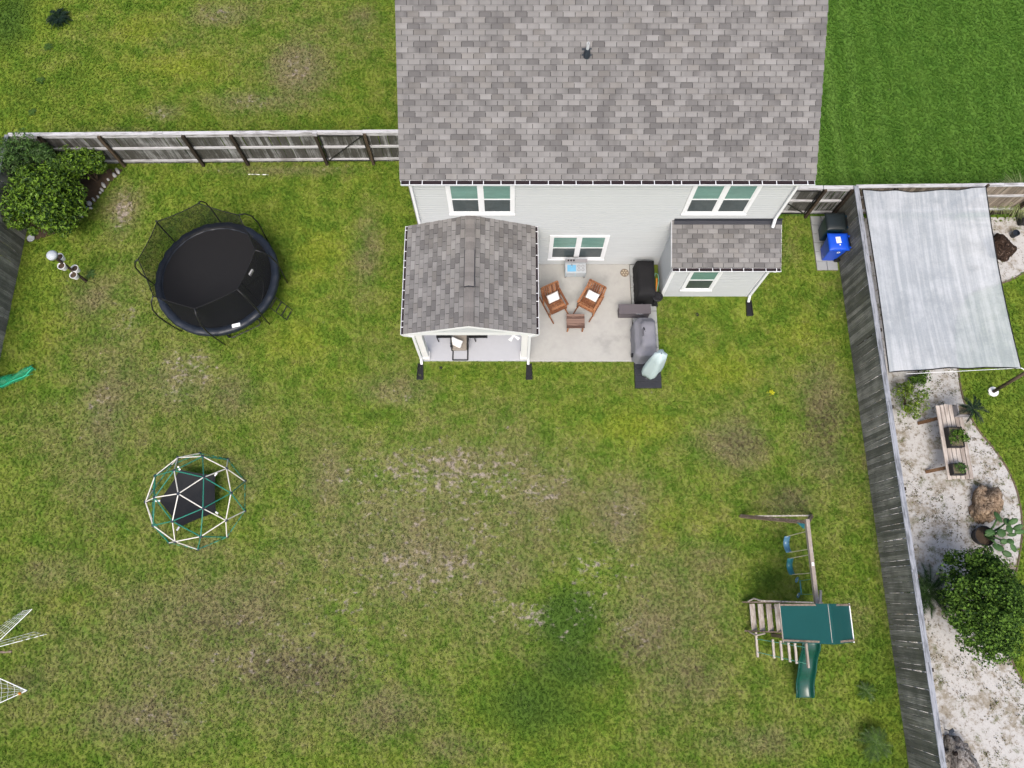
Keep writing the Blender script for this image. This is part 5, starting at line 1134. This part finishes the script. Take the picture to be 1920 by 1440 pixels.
def goal(label, quads, bars, seed):
    g = thing('football_goal', label, 'goal', bars[0][0], 'football goals at the left edge')
    for a, b in bars: MB().tube([a, b], .011, 6).build('bar', 'gwhite', g)
    mb = MB()
    for a, b, c, d, n, m_ in quads:
        for i in range(n + 1): mb.tube([a.lerp(b, i / n), ((a.lerp(b, i / n) + d.lerp(c, i / n)) / 2) + Vector((0, 0, -.05)), d.lerp(c, i / n)], .0045, 3)
        for j in range(m_ + 1): mb.tube([a.lerp(d, j / m_), b.lerp(c, j / m_)], .0045, 3)
    o = mb.build('net', 'gwhite', g); o['kind'] = 'stuff'; return g
A, B = P(60, 1142, .75), P(-60, 1258, .75); Cc, D = P(-70, 1222, .02), P(40, 1146, .02); E_, F_ = P(87, 1189, .02), P(-60, 1228, .02)
goal('white netted football goal at the left edge, upper of two', [(A, B, Cc, D, 12, 5), (E_, F_, F_ + Vector((0, .12, .10)), E_ + Vector((-.35, .06, .05)), 10, 2)], [(A, B), (E_, F_)], 1)
A, B = P(50, 1295, .35), P(-60, 1345, .35); Cc, D = P(-60, 1245, .35), P(50, 1294, .36)
gg = goal('white netted football goal at the left edge, lower one with orange clip', [(A, B, Cc, D, 9, 5)], [(A, B), (A, Cc)], 2)
MB().ellip(P(37, 1300, .36), (.05, .04, .04)).build('clip', 'orange', gg, smooth=True)
tag(MB().beam(P(22, 1222, .02), P(-60, 1226, .02), .06, .04).build('wood_stick', 'pwood2'), 'brown wooden stick on the grass at the left edge', 'stick')

# ------------------------------------------------------------------ neighbour's garden: shade sail, table, stumps, cactus
MAT['sail'] = None
def sailmat():
    k = NT('silver_shade_cloth'); p = k.pos(); st = k.noise(k.scaled(p, (7, .25, 1)), 1.0, 5, .7); n = k.noise(p, 1.2, 5); n3 = k.noise(p, 22, 3)
    c = k.mix(k.ramp(k.math('ADD', st, k.math('MULTIPLY', k.math('SUBTRACT', n, .5), .6)), .35, .7), S(194, 202, 208, .74), S(226, 231, 236, .77)); c = k.mix(k.ramp(k.noise(p, .75, 6, .7), .48, .66, 0, .55), c, S(176, 186, 192, .72)); c = k.scale_col(c, k.math('ADD', .85, k.math('MULTIPLY', n3, .30)))
    k.fin(c, .8, .2); tl_ = k.n('ShaderNodeBsdfTranslucent'); k.put(tl_.inputs[0], c); m1 = k.n('ShaderNodeMixShader'); m1.inputs[0].default_value = .12; k.l(k.b.outputs[0], m1.inputs[1]); k.l(tl_.outputs[0], m1.inputs[2])
    tp_ = k.n('ShaderNodeBsdfTransparent'); mx = k.n('ShaderNodeMixShader'); mx.inputs[0].default_value = .74; k.l(tp_.outputs[0], mx.inputs[1]); k.l(m1.outputs[0], mx.inputs[2]); k.l(mx.outputs[0], k.out.inputs[0]); return k.m
MAT['sail'] = sailmat()
cr = [P(1617, 356, 1.95), P(1849, 350, 2.15), P(1915, 690, 2.25), P(1667, 698, 1.95)]
sa = thing('shade_sail', 'large silver grey shade sail stretched over the neighbouring sand bed', 'shade sail', (13, 9.5, 0))
def sf(a, b):
    p = cr[3].lerp(cr[2], a).lerp(cr[0].lerp(cr[1], a), b); p.z -= .22 * math.sin(math.pi * a) * math.sin(math.pi * b)
    p.x += (-.10 if a > .5 else .04) * abs(2 * a - 1) * math.sin(math.pi * b) * 1.0; p.y += (.06 if b < .5 else -.10) * abs(2 * b - 1) * math.sin(math.pi * a) * (1 + .3 * math.sin(a * 18)); p.z += .015 * math.sin(a * 30) * abs(2 * b - 1); return p
MB().grid(sf, 36, 36).build('cloth', 'sail', sa, smooth=True)
edge = [sf(i / 30, 0) for i in range(31)] + [sf(1, i / 30) for i in range(1, 31)] + [sf(1 - i / 30, 1) for i in range(1, 31)] + [sf(0, 1 - i / 30) for i in range(1, 30)]
MB().tube(edge, .018, 5, closed=True).build('hem', 'blackfab', sa)
pb = P(1861, 735); ptop = cr[2] + Vector((.12, -.12, .05))
MB().tube([pb, ptop], [.055, .05], 10).build('corner_post', 'post', sa, smooth=True); MB().lathe([(.16, .0), (.16, .06), (.07, .08)], pb, 16).build('concrete_foot', 'white', sa)
MB().tube([cr[2], cr[3] + Vector((.5, -.05, 0))], .008, 4).build('guy_rope', 'gwhite', sa); MB().tube([cr[2], ptop], .015, 5).build('corner_tie', 'gwhite', sa)
MB().lathe([(.05, 0), (.045, 2.2)], (cr[1].x + .05, cr[1].y + .03, 0), 10).build('corner_post', 'post', sa)
# table with planters
MAT['oldwood'] = wood('bleached_bench_boards', S(214, 204, 194, .7), S(166, 154, 144, .7), grain=(18, 1.5, 18), rnd=.3)
MAT['rust'] = wood('brown_bench_leg', S(150, 118, 90), S(110, 84, 62), rnd=.2)
t0, t1 = P(1753, 759, .72), P(1826, 898, .72); tx0 = t0.x; tx1 = t1.x; ty1, ty0 = t0.y, t1.y
bt = thing('garden_table', 'bleached long plank table holding planters on the sand bed', 'table', ((tx0 + tx1) / 2, (ty0 + ty1) / 2, 0)); nb_ = 6; w_ = (tx1 - tx0) / nb_
for i in range(nb_): MB().box((tx0 + (i + .5) * w_, (ty0 + ty1) / 2 + random.uniform(-.03, .03), .72), (w_ - .018, ty1 - ty0, .035)).build('plank', 'oldwood', bt, bevel=.004)
for y in (ty0 + .35, ty1 - .40):
    MB().beam((tx0 + .05, y, .66), (tx1 - .05, y, .66), .08, .06).build('batten', 'rust', bt)
    MB().beam((tx0 + .30, y + .05, .64), (tx0 - .22, y - .02, .02), .10, .045).build('leg', 'rust', bt); MB().beam((tx1 - .30, y + .05, .64), (tx1 + .22, y - .02, .02), .10, .045).build('leg', 'rust', bt)
MAT['potting'] = M('gritty_potting_mix', S(120, 112, 92), .95, .3, 20, bump=.5)
def K4(x, y, z): return P(1640 + x / 4.5, 680 + y / 4.5, z)
def trough(a, b, zt, label, mat='black', base=.74):
    c = (a + b) / 2; w2, d2 = abs(b.x - a.x) / 2, abs(b.y - a.y) / 2; t = thing('planter_box', label, 'planter', (c.x, c.y, base)); e = .025; mb = MB()
    mb.span((c.x - w2, c.y - d2, base), (c.x + w2, c.y - d2 + e, zt)).span((c.x - w2, c.y + d2 - e, base), (c.x + w2, c.y + d2, zt)).span((c.x - w2, c.y - d2 + e, base), (c.x - w2 + e, c.y + d2 - e, zt)).span((c.x + w2 - e, c.y - d2 + e, base), (c.x + w2, c.y + d2 - e, zt)).build('box', mat, t)
    MB().span((c.x - w2 + e, c.y - d2 + e, base + .005), (c.x + w2 - e, c.y + d2 - e, zt - .03)).build('soil', 'potting', t); return t, c
t, c = trough(K4(615, 540, .95), K4(765, 710, .95), .95, 'black square planter with leafy herbs in the middle of the plank table')
cs, rs = lumps((c.x + .08, c.y, .98), (.26, .17, .14), 18, .11, 51); crown('foliage', cs, rs, 40, .05, .032, 'lf_dark', t, seed=52)
t, c = trough(K4(650, 848, .93), K4(775, 945, .93), .93, 'small black planter with sparse herbs at the near end of the plank table')
cs, rs = lumps((c.x + .05, c.y + .03, .95), (.2, .12, .10), 12, .08, 53); crown('foliage', cs, rs, 26, .045, .03, 'lf_fine', t, seed=54)
t, c = trough(K4(695, 352, .98), K4(825, 445, .98), .98, 'stone coloured planter with a spiky dark plant at the far table end', 'tk_grey')
fronds('spiky_plant', '', '', (c.x + .22, c.y + .02, 1.02), 17, .5, .07, 'lf_palm', 77, .5, .35, 14, parent=t)
# stumps
def stumpmat(name, a, b, c):
    k = NT(name); p = k.pos(); n = k.noise(k.scaled(p, (6, 4, 9)), 1.0, 6, .7, 2.0); n2 = k.noise(p, 22, 4)
    x = k.mix(k.ramp(n, .35, .6), a, b); x = k.mix(k.ramp(k.math('ADD', n, k.math('MULTIPLY', k.math('SUBTRACT', n2, .5), .5)), .58, .72), x, c); k.bump(n, .7, .05); return k.fin(x, .9, .15)
MAT['drift'] = stumpmat('tan_driftwood', S(84, 66, 52), S(182, 158, 132), S(222, 207, 184)); MAT['drift2'] = stumpmat('grey_driftwood', S(70, 60, 54), S(176, 170, 164), S(212, 208, 204)); MAT['drift3'] = stumpmat('dark_burl', S(34, 26, 22), S(74, 58, 48), S(150, 136, 126))
MAT['hollow'] = M('dark_hollow', S(48, 40, 36), .95, .2, 8)
def stump(c, r, rot, mat, label, seed, knots):
    t = thing('driftwood_stump', label, 'stump', (c[0], c[1], 0)); bm = bmesh.new(); bmesh.ops.create_icosphere(bm, subdivisions=4, radius=1.0); R_ = Matrix.Rotation(rot, 3, 'Z'); vs_ = []
    for v in bm.verts:
        q_ = v.co; k = 1 + .42 * mnoise.noise(q_ * 1.5 + Vector((seed, 0, 0))) + .22 * (1 - abs(mnoise.noise(q_ * 3.2 + Vector((0, seed, 0)))) * 2) + .06 * mnoise.noise(q_ * 9)
        z = max(-.25, q_.z); vs_.append(Vector(c) + R_ @ Vector((q_.x * r[0] * k, q_.y * r[1] * k, z * r[2] * k)))
    MB().add(vs_, [[v.index for v in f.verts] for f in bm.faces]).build('trunk', mat, t, smooth=True); bm.free()
    for (x, y, z, s_, a) in knots: MB().ellip(Vector(c) + R_ @ Vector((x * r[0], y * r[1], z * r[2])), (s_, s_ * .7, s_ * .5), Matrix.Rotation(a, 3, 'Z')).build('hollow', 'hollow', t, smooth=True)
    return t
p = P(1858, 945, .4); stump((p.x, p.y, .10), (.36, .52, .42), -.45, 'drift', 'tan gnarled driftwood stump beside the prickly pear', 3.3, [(.35, .3, .92, .09, .4), (-.5, -.35, .75, .08, 1.0)])
p = P(1805, 1425, .3); stump((p.x, p.y - .1, .08), (.36, .55, .38), .25, 'drift2', 'grey weathered driftwood stump at the bottom right', 8.1, [(-.3, .55, .8, .1, .3)])
p = P(1879, 458, .3); stump((p.x, p.y, .08), (.36, .42, .34), .5, 'drift3', 'dark brown burl stump beside the shade sail edge', 5.7, [(.1, .1, 1.0, .07, .2)])
p = P(1905, 437, .2); tag(MB().lathe([(.0, 0), (.09, 0), (.12, .22), (.10, .22), (.09, .17), (0, .17)], (p.x, p.y, .01), 14, cap=False).build('flower_pot', 'pad'), 'small blue grey pot beside the dark burl stump', 'pot')
tag(MB().span((P(1914, 398, .3).x, P(1914, 416, .3).y, .01), (P(1914, 398, .3).x + .5, P(1914, 398, .3).y, .32)).build('black_tub', 'black', bevel=.03, norm=True), 'black tub cut by the right frame edge by the grasses', 'tub')
# prickly pear
MAT['cact'] = M('cactus_pad', S(72, 106, 58), .55, .18, 6, isl=.1, rnd=.18)
def K5(x, y, z): return P(1640 + x / 4.8, 960 + y / 4.8, z)
cp = K5(985, 215, .25); ct = thing('prickly_pear', 'prickly pear cactus with many pads in a round dark pot', 'cactus', (cp.x, cp.y, 0))
MB().lathe([(.24, .0), (.30, .28), (.27, .28), (.26, .24)], (cp.x, cp.y, .01), 22, cap=False).build('pot', 'black', ct); MB().lathe([(.0, .24), (.265, .24)], (cp.x, cp.y, .01), 22, cap=False).build('soil', 'mulch', ct)
pads = ((1110, 45, .75, .10, .24, 0.05, .5), (1245, 85, .95, .10, .17, -1.0, .6), (1195, 90, .80, .13, .16, .1, .3), (1290, 137, .95, .09, .17, -1.0, .7), (1040, 180, .60, .19, .11, .1, .2), (1035, 200, .50, .20, .08, .1, .2), (1140, 188, .75, .16, .15, .2, .1), (1305, 178, .90, .19, .09, .05, .3), (1212, 155, .85, .12, .16, -.2, .2), (1165, 265, .65, .14, .10, -.1, .4), (1222, 265, .70, .11, .12, .6, .5), (1248, 322, .55, .10, .20, .75, .4), (1112, 318, .50, .21, .14, -.35, .3), (1190, 376, .40, .17, .11, -.5, .4), (1050, 328, .40, .05, .14, .0, .6), (1235, 205, .80, .17, .07, 0, .5))
for i, (x, y, z, a, b, rot, tl2) in enumerate(pads):
    c = K5(x, y, z); MB().ellip(c, (a * .85, b * .85, .03), Matrix.Rotation(rot, 3, 'Z') @ Matrix.Rotation(tl2 * (1 if i % 2 else -1), 3, 'X'), 12, 6).build('pad', 'cact', ct, smooth=True)
for x, y, z in ((1140, 188, .72), (1110, 45, .7), (1165, 265, .6), (1195, 90, .75), (1112, 318, .5), (1290, 137, .9)):
    MB().tube([(cp.x + .03, cp.y, .25), (Vector((cp.x, cp.y, .3)) + K5(x, y, z)) / 2 + Vector((0, 0, .1)), K5(x, y, z)], [.035, .03, .02], 6).build('stem', 'cact', ct, smooth=True)
# solar light
p = P(1784, 1371, .35); sol = thing('solar_light', 'small black solar garden light standing in the sand', 'garden light', (p.x, p.y, 0)); MB().box((p.x, p.y, .36), (.14, .11, .02), .6, R=Matrix.Rotation(.6, 3, 'Z') @ Matrix.Rotation(.3, 3, 'X')).build('panel', 'pad', sol); MB().tube([(p.x, p.y, .35), (p.x + .0, p.y, .0)], .012, 6).build('stake', 'black', sol)
tag(MB().tube([P(1764, 1378, .03), P(1788, 1381, .03)], .012, 5).build('dry_stick', 'pwood2'), 'thin dry stick in the sand beside the solar light', 'stick')
